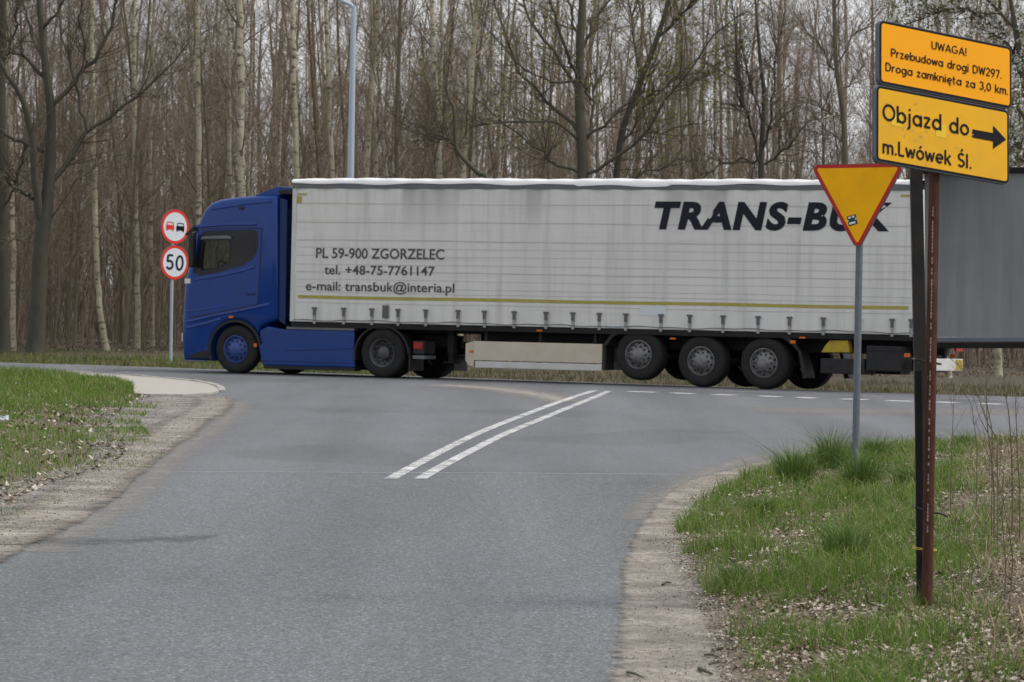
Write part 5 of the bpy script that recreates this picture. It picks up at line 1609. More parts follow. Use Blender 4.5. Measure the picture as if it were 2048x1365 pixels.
limb_tree('roadside_tree', 'big bare tree above the trailer whose crown spreads both ways', 93.5,
    [(1168, 722, .20), (1167, 560, .17), (1166, 355, .15), (1163, 275, .145), (1159, 200, .13), (1160, 100, .115), (1165, 0, .10), (1168, -150, .06)],
    [[(1164, 276, .075), (1114, 223, .06), (1058, 167, .05), (1031, 128, .045), (1003, 50, .035), (985, -20, .025)],
     [(1162, 285, .055), (1125, 255, .045), (1086, 240, .04), (1003, 245, .032), (961, 246, .026), (940, 232, .02), (900, 180, .012)],
     [(1158, 190, .075), (1145, 162, .065), (1095, 92, .055), (1058, 36, .045), (1045, -20, .03)],
     [(1158, 160, .07), (1140, 120, .06), (1114, 42, .05), (1100, -20, .04)],
     [(1158, 165, .045), (1110, 165, .04), (1060, 145, .03), (1010, 95, .02), (960, 40, .012)],
     [(1168, 282, .06), (1181, 262, .055), (1182, 195, .045), (1196, 160, .035), (1214, 134, .03), (1224, 60, .02)],
     [(1166, 276, .06), (1212, 250, .05), (1240, 217, .042), (1276, 189, .036), (1310, 120, .028), (1330, 60, .02)],
     [(1165, 350, .07), (1220, 323, .06), (1290, 264, .05), (1323, 206, .04), (1354, 172, .034), (1434, 67, .024), (1498, 22, .014)],
     [(1182, 200, .045), (1165, 170, .03), (1158, 140, .02)],
     [(1160, 100, .05), (1190, 40, .045), (1235, -10, .035)], [(1160, 90, .045), (1140, 20, .04), (1130, -40, .03)],
     [(1170, 352, .05), (1110, 330, .04), (1080, 300, .035), (1020, 260, .028), (970, 210, .02), (910, 165, .012)],
     [(1354, 172, .025), (1400, 160, .02), (1440, 125, .012)], [(1290, 264, .03), (1330, 262, .024), (1420, 240, .015)]],
    13, M['bark_big'], M['twig_big'], (330, 1700), bud=2200)
limb_tree('roadside_tree', 'leaning bare trunk just right of the big central tree', 94.5,
    [(1212, 722, .10), (1222, 500, .095), (1236, 320, .09), (1250, 245, .085), (1284, 156, .078), (1315, 75, .07), (1337, 0, .06), (1360, -120, .04)],
    [[(1240, 290, .045), (1276, 240, .04), (1300, 200, .03), (1370, 150, .018)], [(1284, 156, .045), (1270, 90, .04), (1262, 20, .03), (1258, -40, .02)],
     [(1315, 75, .05), (1352, 40, .045), (1400, -10, .035)], [(1262, 215, .04), (1320, 180, .035), (1390, 120, .02), (1460, 90, .012)],
     [(1228, 400, .04), (1290, 345, .03), (1370, 320, .018)]],
    14, M['bark_big'], M['twig_big'], (170, 800), bud=1200)
limb_tree('roadside_tree', 'low crooked bare limb tree curving up left behind the trailer roof', 92.0,
    [(1000, 722, .09), (990, 500, .08), (975, 365, .075), (955, 345, .07), (925, 315, .06), (912, 290, .055), (908, 220, .045), (895, 190, .03), (888, 120, .015)],
    [[(925, 315, .035), (900, 285, .03), (860, 275, .022), (830, 262, .012)], [(912, 290, .03), (890, 280, .025), (868, 250, .018), (858, 190, .01)]],
    15, M['bark_big'], M['twig_big'], (90, 500))
limb_tree('roadside_tree', 'slim grey tree with upswept branches left of the yellow signs', 90.0,
    [(1704, 725, .10), (1698, 500, .09), (1690, 320, .082), (1686, 230, .075), (1672, 130, .062), (1667, 0, .05), (1660, -100, .03)],
    [[(1686, 235, .035), (1650, 220, .028), (1620, 190, .018), (1590, 130, .01)], [(1674, 150, .035), (1640, 100, .028), (1600, 40, .018)], [(1672, 130, .03), (1720, 60, .022), (1790, 55, .012)],
     [(1690, 300, .03), (1640, 245, .02), (1610, 215, .012)], [(1668, 20, .03), (1700, -20, .02), (1730, -60, .012)], [(1680, 190, .03), (1720, 140, .02), (1745, 80, .01)]],
    16, M['bark'], M['twig'], (240, 1700))
limb_tree('roadside_tree', 'thin many-stemmed bare tree behind the far end of the trailer roof', 95.0,
    [(1530, 725, .10), (1526, 500, .09), (1522, 330, .08), (1528, 200, .065), (1520, 120, .05), (1510, 0, .03)],
    [[(1526, 345, .05), (1500, 260, .045), (1480, 190, .035), (1470, 60, .02), (1465, -20, .012)], [(1524, 300, .05), (1545, 220, .04), (1552, 120, .03), (1570, 0, .02)],
     [(1524, 330, .04), (1470, 320, .03), (1400, 350, .018)], [(1526, 330, .04), (1580, 290, .03), (1630, 225, .018)], [(1525, 250, .04), (1500, 160, .03), (1480, 80, .02)]],
    17, M['bark_big'], M['twig_big'], (240, 1400))

# ---- birches with pale stems
def birch_at(label, D, pts, seed, nl=12):
    D = D - 3.0
    rng = np.random.RandomState(seed)
    foot = at(pts[0][0], pts[0][1], D)
    base = Vector((foot.x, D, float(zground(np.array(foot.x), np.array(D)))))
    c = smooth_curve([tuple(at(p[0], p[1], D) - base) + (p[2],) for p in pts], 5)
    c[0, 2] = -0.2
    c[1:-1, :3] += rng.randn(len(c) - 2, 3) * 0.012
    root = thing('birch_tree', label, 'tree', base)
    mesh_np('trunk', *tubes(c[None, :, :3], c[None, :, 3], 9), M['birch'], root, smooth=True)
    T, Rt = c[None, :, :3], c[None, :, 3]
    B1, R1 = spawn(rng, T, Rt, nl, 7, 0.35, 1.0, 44, 0.8, 2.2, rk=0.3, rmin=0.007, up=0.08, jit=0.12)
    B2, R2 = spawn(rng, B1, R1, nl * 6, 5, 0.2, 1.0, 42, 0.3, 1.0, rk=0.6, rmin=0.0045, up=0.0, jit=0.16)
    B3, R3 = spawn(rng, B2, R2, nl * 28, 4, 0.15, 1.0, 40, 0.2, 0.6, rk=0.7, rmin=0.0034, up=-0.05, jit=0.2)
    cv = merge([tubes(B1, R1, 4), tubes(B2, R2, 3), tubes(B3, R3, 3)])
    mesh_np('crown', cv[0], cv[1], M['twig'], root)
    return root
def bp_(x0, x1, x2, r, yb=716):
    return [(x0, yb, r * 1.25), ((x0 * 2 + x1) / 3 , 540, r * 1.12), (x1, 360, r), ((x1 + x2) / 2, 180, r * 0.92), (x2, 0, r * 0.82), (x2 + (x2 - x1) * 0.6, -220, r * 0.5)]
birch_at('pale birch trunk right of the big forked tree, bent at its foot', 97, [(217, 714, .085), (203, 640, .075), (194, 540, .07), (191, 400, .068), (187, 260, .062), (186, 100, .055), (188, -100, .04)], 31)
birch_at('slender birch between the forked tree and the round signs', 100, bp_(276, 271, 268, .065), 32)
birch_at('thin pale birch just left of the round signs', 104, bp_(306, 301, 309, .05), 33)
birch_at('birch rising directly above the front of the blue cab', 98, bp_(402, 398, 396, .07), 34)
birch_at('slim birch above the middle of the blue cab roof', 101, bp_(462, 459, 458, .06), 35)
birch_at('stout speckled birch above the cab, thickest of its row', 96, bp_(490, 484, 480, .095), 36, 16)
birch_at('faint thin birch right beside the stout birch above the cab', 106, bp_(492, 497, 506, .055), 37)
birch_at('birch rising above the front end of the trailer', 97, bp_(600, 594, 585, .075), 38, 14)
birch_at('thin far birch just left of the trailer front', 108, bp_(552, 557, 569, .055), 39)
birch_at('birch just left of the lamp post', 98, bp_(668, 665, 652, .065), 40)
birch_at('birch leaning right, just right of the lamp post', 99, bp_(726, 732, 757, .068), 41, 14)
birch_at('double-stemmed looking birch above the trailer, left one of a pair', 97, bp_(884, 880, 863, .075), 42, 14)
birch_at('tall leaning birch above the trailer, right one of a pair', 96, bp_(918, 925, 956, .082), 43, 14)
birch_at('thin pale stem standing close beside the left birch of the pair', 99, bp_(876, 878, 884, .05), 44, 8)
birch_at('thin birch between the leaning trunk and the many-stemmed tree', 101, bp_(1428, 1430, 1432, .055), 45)
birch_at('wavy thin birch a little right of the thin straight birch', 104, bp_(1470, 1461, 1453, .05), 46)
birch_at('straight birch left of the give-way triangle', 99, bp_(1558, 1560, 1562, .062), 47, 14)
birch_at('white crooked birch foot seen under the trailer tail', 92, [(1905, 781, .09), (1897, 740, .085), (1888, 690, .08), (1884, 560, .075), (1890, 400, .07), (1895, 200, .06), (1898, 0, .05)], 48)
birch_at('pale thick trunk seen below the grey board near the right edge', 93, [(1996, 778, .115), (1996, 700, .11), (1994, 560, .10), (1990, 400, .095), (1992, 200, .085), (1990, 0, .07)], 49)
birch_at('whitish birch in front of the wood at the far left edge', 99, bp_(28, 24, 16, .06), 50)

# ---- dark trunks that stand out, each a copy of one of several grown trees
variants = []
for s in range(7):
    tr, cr, b3 = make_tree(200 + s, 'dark')
    rb_ = np.random.RandomState(900 + s)
    variants.append((tr, cr, petals(rb_, along(rb_, b3, 300), 0.036) if s in (0, 3, 5) else None))
sap = []
for s in range(5):
    tr, cr, b3 = make_tree(300 + s, 'sapling')
    sap.append((tr, cr))
bvar = []
for s in range(3):
    tr, cr, b3 = make_tree(400 + s, 'birch')
    bvar.append((tr, cr))
protos = {}
def plant(kind, i, name, label, base, rz, sc, tm, group):
    key = (kind, i)
    src = {'dark': variants, 'sap': sap, 'birch': bvar}[kind][i]
    if key not in protos:
        r_ = tree_thing(name, label, base, src[0], src[1], tm, M['twig'], group, src[2] if len(src) > 2 else None)
        protos[key] = r_
    else:
        r_ = copy_tree(protos[key])
        r_['label'] = label
        r_.name = name
        if group:
            r_['group'] = group
        elif 'group' in r_:
            del r_['group']
    r_.location = base
    r_.rotation_euler = (0, 0, rz)
    r_.scale = (sc, sc, sc)
    return r_
rg = random.Random(77)
for j, (px, D, sc, lb) in enumerate((
        (418, 99, 1.0, 'dark slender trunk above the cab, left of the stout birch'),
        (620, 100, 1.05, 'dark trunk above the trailer, between its front end and the lamp'),
        (793, 95, 1.35, 'thick dark trunk above the trailer, midway between lamp and birch pair'),
        (838, 99, 1.0, 'dark trunk just left of the birch pair'),
        (247, 96, 1.0, 'dark slender trunk right of the bent-footed birch'),
        (285, 98, 0.9, 'thin dark trunk just left of the round signs'),
        (150, 98, 0.9, 'thin dark trunk close right of the forked tree'),
        (1060, 99, 1.1, 'dark trunk left of the big central tree'),
        (1377, 99, 0.9, 'dark straight trunk right of the leaning trunk'),
        (1738, 98, 1.0, 'dark trunk half hidden by the yellow signs'))):
    plant('dark', j % 7, 'wood_tree', lb, in_photo(px, D), rg.uniform(0, 6.28), sc, M['bark'], None)
# the crowd of lookalike trees that fills the wood
rng = np.random.RandomState(9)
placed = []
def free(x, y, r):
    for a, b in placed:
        if (a - x) ** 2 + (b - y) ** 2 < r * r:
            return False
    placed.append((x, y))
    return True
cnt = {'dark': 0, 'sap': 0, 'birch': 0}
tries = 0
want = {'dark': 130, 'sap': 118, 'birch': 26}
while (cnt['dark'] < want['dark'] or cnt['sap'] < want['sap'] or cnt['birch'] < want['birch']) and tries < 6000:
    tries += 1
    D = 96 + 58 * rng.rand() ** 1.15
    px = -260 + 2640 * rng.rand()
    if px > 1250 and rng.rand() < 0.35:
        continue
    kind = rng.choice(['dark', 'sap', 'birch'], p=[0.47, 0.43, 0.10])
    if cnt[kind] >= want[kind]:
        continue
    p = in_photo(px, D)
    if not free(p[0], p[1], 0.75):
        continue
    cnt[kind] += 1
    zone = ['left of the round signs', 'above the blue cab', 'above the front half of the trailer', 'above the rear half of the trailer', 'behind the yellow signs and board'][int(px > 330) + int(px > 580) + int(px > 1000) + int(px > 1630)]
    if kind == 'dark':
        plant('dark', rng.randint(7), 'wood_tree', 'thin grey-brown tree in the crowded wood ' + zone, p, rng.rand() * 6.28, 0.75 + 0.5 * rng.rand(), M['bark'], 'grey-brown trees ' + zone)
    elif kind == 'sap':
        plant('sap', rng.randint(5), 'sapling', 'thin bare sapling in the wood ' + zone, p, rng.rand() * 6.28, 0.8 + 0.6 * rng.rand(), M['bark'], 'bare saplings ' + zone)
    else:
        plant('birch', rng.randint(3), 'birch_tree', 'thin pale birch deep in the wood ' + zone, p, rng.rand() * 6.28, 0.6 + 0.4 * rng.rand(), M['birch'], 'scattered birches ' + zone)

# ---- what nobody could count: undergrowth, and the far side of the wood
rng = np.random.RandomState(21)
def scatter(n, d0, d1, p0=-300, p1=2350, pw=1.0):
    D = d0 + (d1 - d0) * rng.rand(n) ** pw
    px = p0 + (p1 - p0) * rng.rand(n)
    X = (px - 1024) / FPX * D
    return np.stack([X, D, zground(X, D) - 0.05], 1)
B = scatter(6200, 98, 150, -560, 2700, pw=1.05)
d = np.array([0, 0, 1.0]) + rng.randn(len(B), 3) * 0.14
U1 = walk(rng, B, d, 1.5 + 7.0 * rng.rand(len(B)) ** 1.5, 6, 0.04, 0.06)
r1 = (0.007 + 0.013 * rng.rand(len(B)))[:, None] * np.linspace(1, 0.35, 6)[None]
U2, r2 = spawn(rng, U1, r1, 17000, 5, 0.15, 1.0, 32, 0.4, 1.8, rk=0.7, rmin=0.0055, up=0.05, jit=0.14)
U3, r3 = spawn(rng, U2, r2, 20000, 4, 0.2, 1.0, 36, 0.2, 0.8, rk=0.8, rmin=0.0045, up=0.03, jit=0.18)
v, f = merge([tubes(U1, r1, 3), tubes(U2, r2, 3), tubes(U3, r3, 3)])
stuff(mesh_np('undergrowth', v, f, M['twig']), 'tangle of thin bare brushwood on the floor of the wood', 'undergrowth')
B = scatter(340, 150, 235, -800, 2850)
far_n = len(B)
H = 11 + 7 * rng.rand(far_n)
F1 = walk(rng, B, np.array([0, 0, 1.0]) + rng.randn(far_n, 3) * 0.03, H, 8, 0.02, 0.03)
fr1 = (0.07 + 0.10 * rng.rand(far_n))[:, None] * np.linspace(1, 0.3, 8)[None]
F2, fr2 = spawn(rng, F1, fr1, 8000, 5, 0.08, 1.0, 44, 1.2, 3.6, rk=0.35, rmin=0.016, up=0.05, jit=0.13)
F3, fr3 = spawn(rng, F2, fr2, 30000, 4, 0.1, 1.0, 44, 0.5, 1.7, rk=0.6, rmin=0.009, up=0.03, jit=0.2)
v, f = merge([tubes(F1, fr1, 5), tubes(F2, fr2, 3), tubes(F3, fr3, 3)])
stuff(mesh_np('far_wood', v, f, M['twig']), 'far brown mass of the bare wood behind the nearer trees', 'wood')

# ---- tree in white blossom behind the yellow signs
rng = np.random.RandomState(31)
D = 83.0
foot = at(2090, 735, D)
base = Vector((foot.x, D, float(zground(np.array(foot.x), np.array(D)))))
bt = thing('blossom_tree', 'tree in white blossom with fresh leaves behind the yellow signs', 'tree', base)
def pp(pts, dy):
    c = smooth_curve([tuple(at(p[0], p[1], D + dy * i / (len(pts) - 1)) - base) + (p[2],) for i, p in enumerate(pts)], 4)
    q = np.linspace(0, len(c) - 1, 12)
    return np.stack([np.interp(q, np.arange(len(c)), c[:, j]) for j in range(4)], 1)
tk = pp([(2090, 735, .14), (2085, 560, .12), (2075, 400, .11), (2060, 250, .09), (2040, 120, .07), (2020, 0, .05), (2005, -120, .03)], 0)
tk[0, 2] = -0.2
mesh_np('trunk', *tubes(tk[None, :, :3], tk[None, :, 3], 10), M['bark_big'], bt, smooth=True)
LL = np.array([pp(l, dy) for l, dy in (
    ([(2060, 250, .05), (2020, 200, .04), (1960, 150, .03), (1880, 110, .02), (1800, 90, .01)], -1.0),
    ([(2045, 150, .05), (1990, 60, .04), (1920, 15, .03), (1840, 40, .02), (1780, 60, .01)], 0.8),
    ([(2030, 60, .04), (1960, -10, .03), (1880, -40, .025), (1800, -30, .012)], -0.5),
    ([(2070, 350, .04), (2040, 300, .03), (2010, 270, .02), (1970, 240, .01)], 0.6),
    ([(2072, 380, .04), (2030, 340, .03), (2000, 330, .02), (1960, 340, .01)], -0.4),
    ([(2050, 200, .04), (2040, 140, .035), (2010, 80, .025), (1970, 30, .015)], 0.3),
    ([(2075, 400, .04), (2120, 300, .03), (2150, 180, .02), (2170, 60, .01)], 0.5),
    ([(2040, 130, .04), (2090, 40, .03), (2130, -60, .02), (2150, -140, .01)], -0.6),
    ([(2015, 0, .035), (1940, -80, .025), (1860, -120, .015), (1790, -110, .01)], 0.9))])
B2, R2 = spawn(rng, LL[:, :, :3], LL[:, :, 3], 330, 6, 0.1, 1.0, 46, 0.3, 1.1, rk=0.5, rmin=0.006, up=0.03, jit=0.18)
B3, R3 = spawn(rng, B2, R2, 1500, 4, 0.1, 1.0, 45, 0.15, 0.5, rk=0.6, rmin=0.004, up=0.02, jit=0.22)
cr = mesh_np('limbs', *tubes(LL[:, :, :3], LL[:, :, 3], 7), M['bark_big'], bt, smooth=True)
tw = merge([tubes(B2, R2, 4), tubes(B3, R3, 3)])
mesh_np('twigs', tw[0], tw[1], M['twig_big'], cr)
cl = along(rng, B3, 1900, 0.1, 0.04)
pts = np.repeat(cl, 4, axis=0) + rng.randn(len(cl) * 4, 3) * 0.032
mesh_np('blossom', *petals(rng, pts, 0.036, 0.85), M['blossom'], cr)
mesh_np('leaves', *petals(rng, along(rng, B3, 5200, 0.1, 0.06), 0.042, 0.5), M['tree_leaf'], cr)

# ================================================================== GRASS, LEAVES, STEMS
def blades(rng, base, h, w, lean=0.35, az=None):
    n = len(base)
    a = rng.rand(n) * 2 * PI if az is None else az
    side = np.stack([np.cos(a), np.sin(a), np.zeros(n)], 1) * (w / 2)[:, None]
    b = rng.rand(n) * 2 * PI
    ld = np.stack([np.cos(b), np.sin(b), np.zeros(n)], 1)
    k = (lean * (0.3 + rng.rand(n)))[:, None]
    up = np.array([0, 0, 1.0])
    mid = base + up * (h * 0.55)[:, None] + ld * k * (h * 0.25)[:, None]
    tip = base + up * (h * (1 - 0.25 * k[:, 0]))[:, None] + ld * k * h[:, None]
    V = np.stack([base - side, base + side, mid + side * 0.75, mid - side * 0.75, tip], 1).reshape(-1, 3)
    i = np.arange(n)[:, None] * 5
    return V, [i + np.array([[0, 1, 2, 3]]), i + np.array([[3, 2, 4]])]
def leaves(rng, pts, size):
    n = len(pts)
    a = rng.rand(n) * 2 * PI
    u = np.stack([np.cos(a), np.sin(a), rng.randn(n) * 0.30], 1)
    w = np.stack([-np.sin(a), np.cos(a), rng.randn(n) * 0.30], 1)
    s = (size * (0.5 + 0.9 * rng.rand(n)))[:, None]
    up = np.array([0, 0, 1.0])
    c = pts + up * (0.2 * s)
    curl = (rng.rand(n)[:, None] - 0.2) * s * 0.7
    V = np.stack([c - u * s + up * curl, c - u * s * 0.2 + w * s * 0.55, c + u * s + up * curl * 0.6, c - u * s * 0.1 - w * s * 0.5, c - up * s * 0.12], 1).reshape(-1, 3)
    i = np.arange(n)[:, None] * 5
    return V, np.concatenate([i + np.array([[0, 4, 1]]), i + np.array([[1, 4, 2]]), i + np.array([[2, 4, 3]]), i + np.array([[3, 4, 0]])])

rng = np.random.RandomState(51)
# ---- right verge
n = 290000
y = 13 + (47.0 - 13) * rng.rand(n) ** 1.25
x0 = xs_at(RS, y)
xmax = 0.17 * y + 1.6
x = x0 + (xmax - x0) * rng.rand(n) ** 1.3
ok = (xmax > x0) & (y < 49)
dens = 0.23 + 0.60 * wob(x, y, 2.4, 61) + 0.6 * wob(x, y, 7.0, 62) + 0.3 * wob(x, y, 16.0, 63) + 0.12 - 0.5 * np.exp(-np.clip(x - x0, 0, 9) / 0.13)
bank = np.exp(-((x - (0.100 * y - 0.05)) ** 2) / 0.12) * (y > 21) * (y < 33)          # the lush patch in front of the give-way sign
bare = np.clip((21.0 - y) / 4.0, 0, 1) * 0.10 + 0.42 * ((x - 0.118 * y) > 0.30)
dens = dens + 0.62 * bank - bare
dens = dens * 1.9 - 0.30 - 1.1 * np.exp(-((x - 2.32) ** 2 + ((y - 20.7) * 0.5) ** 2) / 0.035)
ok &= rng.rand(n) < np.clip(dens, 0.03, 1)
x, y, dn = x[ok], y[ok], np.clip(dens[ok], 0, 1.2)
z = zverge(x, y) - 0.006
h = (0.024 + 0.145 * rng.rand(len(x)) ** 1.8) * (0.35 + 0.95 * dn)
w = 0.0022 + 0.0026 * rng.rand(len(x))
v, f = blades(rng, np.stack([x, y, z], 1), h, w * (1 + y / 60), 0.85)
stuff(mesh_np('grass', v, f, M['grass']), 'patchy green spring grass on the right verge round the sign posts', 'grass')
n = 80000
y = 12.5 + (47.5 - 12.5) * rng.rand(n) ** 1.5
x0 = xs_at(RS, y)
xmax = 0.16 * y + 0.6
x = x0 - 0.10 + (xmax - x0) * rng.rand(n) ** 1.1
dl = 0.45 - 0.5 * wob(x, y, 2.4, 61) - 0.3 * wob(x, y, 7.0, 62) + np.clip((24 - y) / 6, 0, 0.45) + 0.12 + 0.5 * ((x - 0.118 * y) > 0.35)
ok = (rng.rand(n) < np.clip(dl, 0.08, 1)) & (x < xmax)
x, y = x[ok], y[ok]
v, f = leaves(rng, np.stack([x, y, np.maximum(zverge(x, y), 0.008) + 0.045 * rng.rand(len(x)) ** 1.7], 1), 0.019 * (0.55 + 0.45 * np.clip((x - xs_at(RS, y)) / 0.3, 0, 1)))
stuff(mesh_np('leaf_litter', v, f, M['leaf']), 'pale dead leaves lying in the grass of the right verge', 'leaves')
# dry stalks in the brambly corner
n = 9500
y = 17 + 28 * rng.rand(n)
x = 0.118 * y + 0.15 + rng.rand(n) * 1.7
ok = rng.rand(n) < np.clip(0.5 + 0.6 * wob(x, y, 1.5, 71), 0.1, 1)
x, y = x[ok], y[ok]
v, f = blades(rng, np.stack([x, y, zverge(x, y) - 0.01], 1), 0.10 + 0.28 * rng.rand(len(x)) ** 2, 0.003 + 0.003 * rng.rand(len(x)), 1.4)
stuff(mesh_np('dry_stalks', v, f, M['straw']), 'straw-coloured dry stalks in the corner behind the rusty post', 'dry grass')
# grit, small twigs and bits on the sandy shoulders
n = 9000
y = 14 + 30 * rng.rand(n) ** 1.6
x0, x1 = xs_at(RA, y), xs_at(RS, y)
x = x0 - 0.02 + (x1 - x0 + 0.25) * rng.rand(n) ** 0.7
y2 = 22 + 40 * rng.rand(n)
xa, xb = xs_at(LA, y2), xlg(y2)
x2 = xb - 0.3 + (xa - xb + 0.35) * rng.rand(n)
X, Y = np.concatenate([x, x2]), np.concatenate([y, y2])
v, f = leaves(rng, np.stack([X, Y, np.full(len(X), 0.014)], 1), np.concatenate([np.full(n, 0.0065), np.full(n, 0.009)]))
stuff(mesh_np('grit', v, f, M['pebble']), 'dark grit and bits scattered over the sandy road shoulders', 'grit')

# ---- left verge
n = 170000
y = 20 + (80 - 20) * rng.rand(n)
xm = -0.19 * y - 3.5
x0 = xlg(y)
x0e = x0 + np.where(y < 56, 0.5, 0.0)
x = x0e - (x0e - xm) * rng.rand(n) ** 1.5
dens = 0.62 + 0.4 * wob(x, y, 1.3, 81) + 0.25 * wob(x, y, 4.0, 82) + np.clip((x0 - x) * 0.55 - 0.25, -0.6, 0.3)
ok = (x > xm) & (rng.rand(n) < np.clip(dens, 0.02, 1))
x, y, dn = x[ok], y[ok], np.clip(dens[ok], 0.2, 1.2)
far = np.clip((y - 42) / 25, 0, 1)
v, f = blades(rng, np.stack([x, y, zleft(x, y) - 0.008], 1), (0.05 + 0.11 * rng.rand(len(x))) * (0.4 + 0.6 * dn) * (0.75 + 0.7 * far), (0.004 + 0.005 * rng.rand(len(x))) * (1 + 0.8 * far), 0.45)
stuff(mesh_np('grass', v, f, M['grass']), 'green grass bank at the left corner of the junction', 'grass')
n = 5200
y = 25 + 40 * rng.rand(n)
x0 = xlg(y)
x = x0 + 0.1 - 2.2 * rng.rand(n) ** 1.6
ok = rng.rand(n) < np.clip(0.45 - 0.5 * wob(x, y, 1.3, 81), 0.08, 1)
x, y = x[ok], y[ok]
v, f = leaves(rng, np.stack([x, y, zleft(x, y) + 0.02], 1), np.full(len(x), 0.035))
stuff(mesh_np('leaf_litter', v, f, M['leaf']), 'dead leaves along the edge of the left grass bank', 'leaves')

# ---- strip beyond the main road
n = 60000
t = -30 + 58 * rng.rand(n)
q = 3.5 + 9.5 * rng.rand(n) ** 1.5
x, y = A0[0] + FWD[0] * t + NRM[0] * q, A0[1] + FWD[1] * t + NRM[1] * q
z = zground(x, y)
kk = np.clip((q - 3.5) / 1.2, 0.15, 1)
ok = rng.rand(n) < np.clip(0.55 + 0.5 * wob(x, y, 1.2, 91), 0.1, 1) * np.clip((q - 3.4) / 0.5, 0.1, 1)
left = x < -3
v, f = blades(rng, np.stack([x, y, z], 1)[ok], ((0.05 + 0.17 * rng.rand(n) ** 1.6) * kk)[ok], (0.010 + 0.008 * rng.rand(n))[ok], 0.6)
stuff(mesh_np('far_verge_grass', v, f, M['dry_grass']), 'half-dry grass strip between the main road and the wood', 'grass')
m_ = (x < -2.5) & (rng.rand(n) < 0.55)
v, f = blades(rng, np.stack([x, y, z], 1)[m_], ((0.06 + 0.15 * rng.rand(n) ** 1.4) * kk)[m_], (0.010 + 0.008 * rng.rand(n))[m_], 0.6)
stuff(mesh_np('far_verge_grass', v, f, M['grass']), 'greener grass strip at the foot of the wood on the left', 'grass')
n = 26000
B = scatter(n, 90, 120)
v, f = leaves(rng, B + np.array([0, 0, 0.06]), np.full(n, 0.045))
stuff(mesh_np('forest_litter', v, f, M['floor_leaf']), 'brown fallen leaves covering the floor of the wood', 'leaves')

# ---- tall tufts by the give-way sign, each one a thing of its own
def tuft(px, py, hpx, wpx, label, n=620):
    X, Y = G(px, py)
    s = FPX / Y
    r = wpx / s / 2
    rr = r * 0.62 * rng.rand(n) ** 0.8
    a = rng.rand(n) * 2 * PI
    b = np.stack([rr * np.cos(a), rr * np.sin(a), np.full(n, -0.02)], 1)
    hh = hpx / s * (0.5 + 0.75 * rng.rand(n) ** 1.4)
    V, Fs = blades(rng, b, hh, 0.0035 + 0.003 * rng.rand(n), 0.6)
    # outer blades lean outwards
    tipi = np.arange(n) * 5 + 4
    V[tipi, :2] += b[:, :2] * 2.2
    V[np.arange(n) * 5 + 2, :2] += b[:, :2] * 0.45
    V[np.arange(n) * 5 + 3, :2] += b[:, :2] * 0.45
    o = mesh_np('grass_tuft', V, Fs, M['grass_deep'])
    o.location = (X, Y, float(zverge(np.array(X), np.array(Y))))
    return tag(o, label, 'grass tuft', 'tall grass tufts by the give-way sign')
tuft(1592, 975, 88, 105, 'dense green grass tuft farthest left of the give-way post')
tuft(1664, 952, 92, 95, 'green grass tuft just left of the give-way post, behind the others')
tuft(1722, 992, 100, 88, 'tall green grass tuft growing round the foot of the give-way post')
tuft(1752, 930, 62, 70, 'green grass tuft just right of the give-way post')
tuft(1815, 992, 58, 80, 'lower grass tuft between the give-way post and the rusty post')
tuft(1690, 1140, 110, 100, 'broad tuft of tall grass in the middle of the right verge', 500)
tuft(1520, 1050, 52, 70, 'small dark tuft left in the right verge near the sand')
tuft(1470, 1180, 55, 66, 'small tuft at the edge of the sand, lower left of the verge')
tuft(1928, 905, 40, 52, 'short tuft at the road edge behind the rusty post', 260)
tuft(2010, 902, 34, 60, 'short tuft at the road edge near the right border', 260)

# ---- bare young stems on the right
def bare_stem(px, py, D_, pts, r, label, nb=5, seed=0):
    rr = np.random.RandomState(seed)
    b = Vector((*[at(px, py, D_)[i] for i in (0, 1)], 0.0))
    c = smooth_curve([tuple(at(p[0], p[1], D_) - b) for p in [(px, py)] + pts], 5)
    c[0, 2] = 0.0
    T = c[None]
    Rr_ = (0.75 * r * np.linspace(1, 0.3, len(c)))[None]
    B1, R1 = spawn(rr, T, Rr_, nb, 6, 0.25, 0.9, 26, 0.12, 0.4, rk=0.6, rmin=0.0016, up=0.06, jit=0.08)
    v, f = merge([tubes(T, Rr_, 6), tubes(B1, R1, 4)])
    o = mesh_np('bare_shoot', v, f, M['stem'], smooth=True)
    o.location = b
    return tag(o, label, 'shoot', 'bare young shoots at the right')
bare_stem(1990, 1010, 27.0, [(1985, 930, 0), (1975, 850, 0), (1973, 760, 0), (1968, 680, 0)], 0.009, 'bare shoot rising in front of the grey board, tallest in the middle', 5, 1)
bare_stem(2026, 1010, 27.0, [(2024, 920, 0), (2018, 830, 0), (2010, 780, 0), (2000, 655, 0), (1998, 645, 0)], 0.008, 'bare shoot whose tip crosses the lower edge of the grey board', 4, 2)
bare_stem(2042, 1000, 27.0, [(2036, 920, 0), (2032, 820, 0), (2028, 760, 0)], 0.008, 'bare shoot close to the right border, shorter one', 4, 3)
bare_stem(1903, 930, 30.0, [(1905, 880, 0), (1907, 820, 0), (1908, 796, 0)], 0.006, 'thin bare shoot nearest the rusty post', 6, 4)
bare_stem(1956, 905, 30.0, [(1950, 860, 0), (1942, 810, 0), (1925, 780, 0)], 0.006, 'thin forked shoot between the rusty post and the tall shoot', 5, 5)
bare_stem(2000, 885, 26.0, [(1975, 845, 0), (1955, 790, 0), (1938, 755, 0), (1890, 705, 0)], 0.006, 'long bare shoot slanting up left below the board', 4, 6)
bare_stem(1988, 880, 26.0, [(1972, 800, 0), (1950, 730, 0), (1940, 700, 0)], 0.006, 'straight bare shoot slanting up left to the board frame', 3, 7)
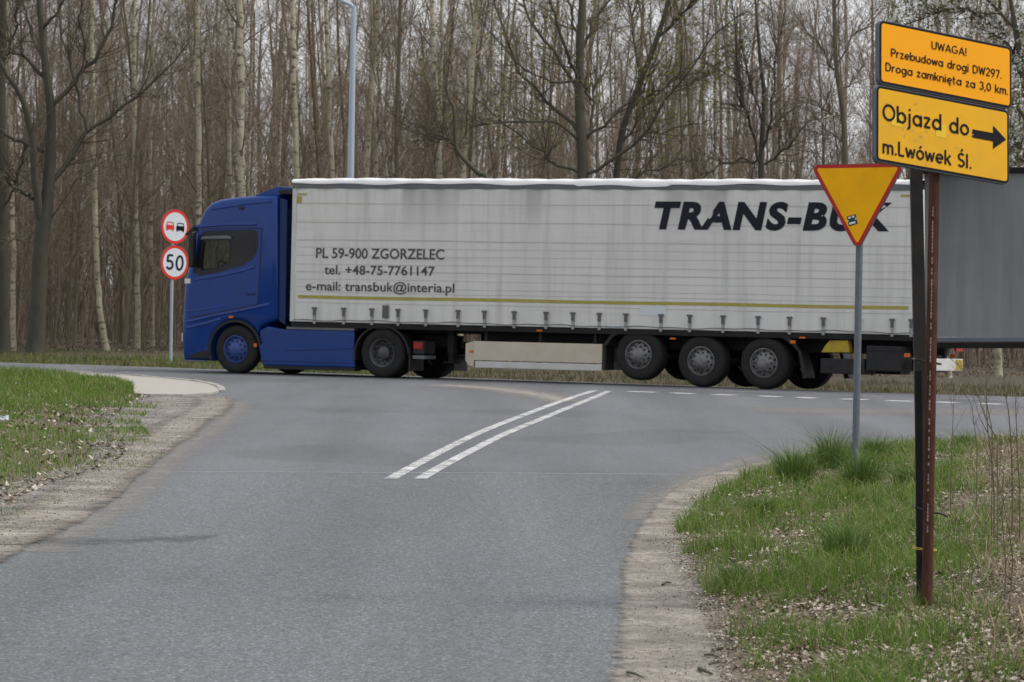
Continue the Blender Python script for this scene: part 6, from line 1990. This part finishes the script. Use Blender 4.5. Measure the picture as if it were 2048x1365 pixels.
bare_stem(1926, 1225, 21.5, [(1922, 1130, 0), (1918, 1060, 0), (1905, 1030, 0), (1876, 1005, 0)], 0.0045, 'dead stalk bending left beside the rusty post', 4, 8)
bare_stem(2010, 1210, 21.0, [(2012, 1130, 0), (2006, 1050, 0), (1998, 990, 0), (2003, 900, 0)], 0.006, 'brown dead stalk rising at the lower right', 4, 9)
bare_stem(2020, 1215, 21.0, [(2026, 1120, 0), (2018, 1060, 0), (2008, 1010, 0), (1990, 940, 0)], 0.006, 'second brown dead stalk at the lower right, leaning left', 4, 10)
bare_stem(1966, 1180, 22.5, [(1955, 1130, 0), (1930, 1075, 0), (1900, 1030, 0)], 0.004, 'thin pale stalk slanting across the grass right of the post', 3, 11)
# fallen sticks on the sand
def stick(pts, r, label):
    b = Vector((*G(*pts[0]), 0.018))
    P = [Vector((*G(*p), 0.018 + 0.01 * (i % 2))) - b for i, p in enumerate(pts)]
    o = MB().tube([tuple(p) for p in P], [r] * (len(P) - 1) + [r * 0.6], 6).build('fallen_stick', M['bark_big'], smooth=True)
    o.location = b
    return tag(o, label, 'stick', 'fallen sticks on the sandy shoulder')
stick([(1325, 1176), (1333, 1174), (1342, 1172)], 0.008, 'short thick dark stick lying on the sandy shoulder')
stick([(1424, 1309), (1445, 1309), (1468, 1307)], 0.009, 'straight dark stick at the grass edge of the sand, upper one')
stick([(1410, 1318), (1425, 1322), (1443, 1324)], 0.006, 'bent thin stick below the straight one on the sand')
stick([(1418, 1337), (1440, 1336), (1457, 1334)], 0.006, 'thin straight stick low on the sandy shoulder')
stick([(1398, 1345), (1408, 1354), (1425, 1357)], 0.009, 'crooked dark stick at the bottom of the sandy shoulder')
stick([(1254, 1353), (1268, 1360), (1285, 1363)], 0.006, 'curved thin stick beside the asphalt edge at the bottom')
# a scrap of litter on the left bank
b = Vector((*G(6, 856), 0.1))
lt_ = MB()
rl = random.Random(3)
gv = [[(i * 0.032 - 0.064, rl.uniform(-0.02, 0.02), j * 0.026 + rl.uniform(-0.012, 0.012)) for i in range(5)] for j in range(3)]
lt_.add([p for row in gv for p in row], [(j * 5 + i, j * 5 + i + 1, j * 5 + i + 6, j * 5 + i + 5) for j in range(2) for i in range(4)])
sc = lt_.build('paper_scrap', M['sign_white'], smooth=True)
sc.location = b
tag(sc, 'crumpled whitish paper scrap in the grass at the left edge', 'litter')
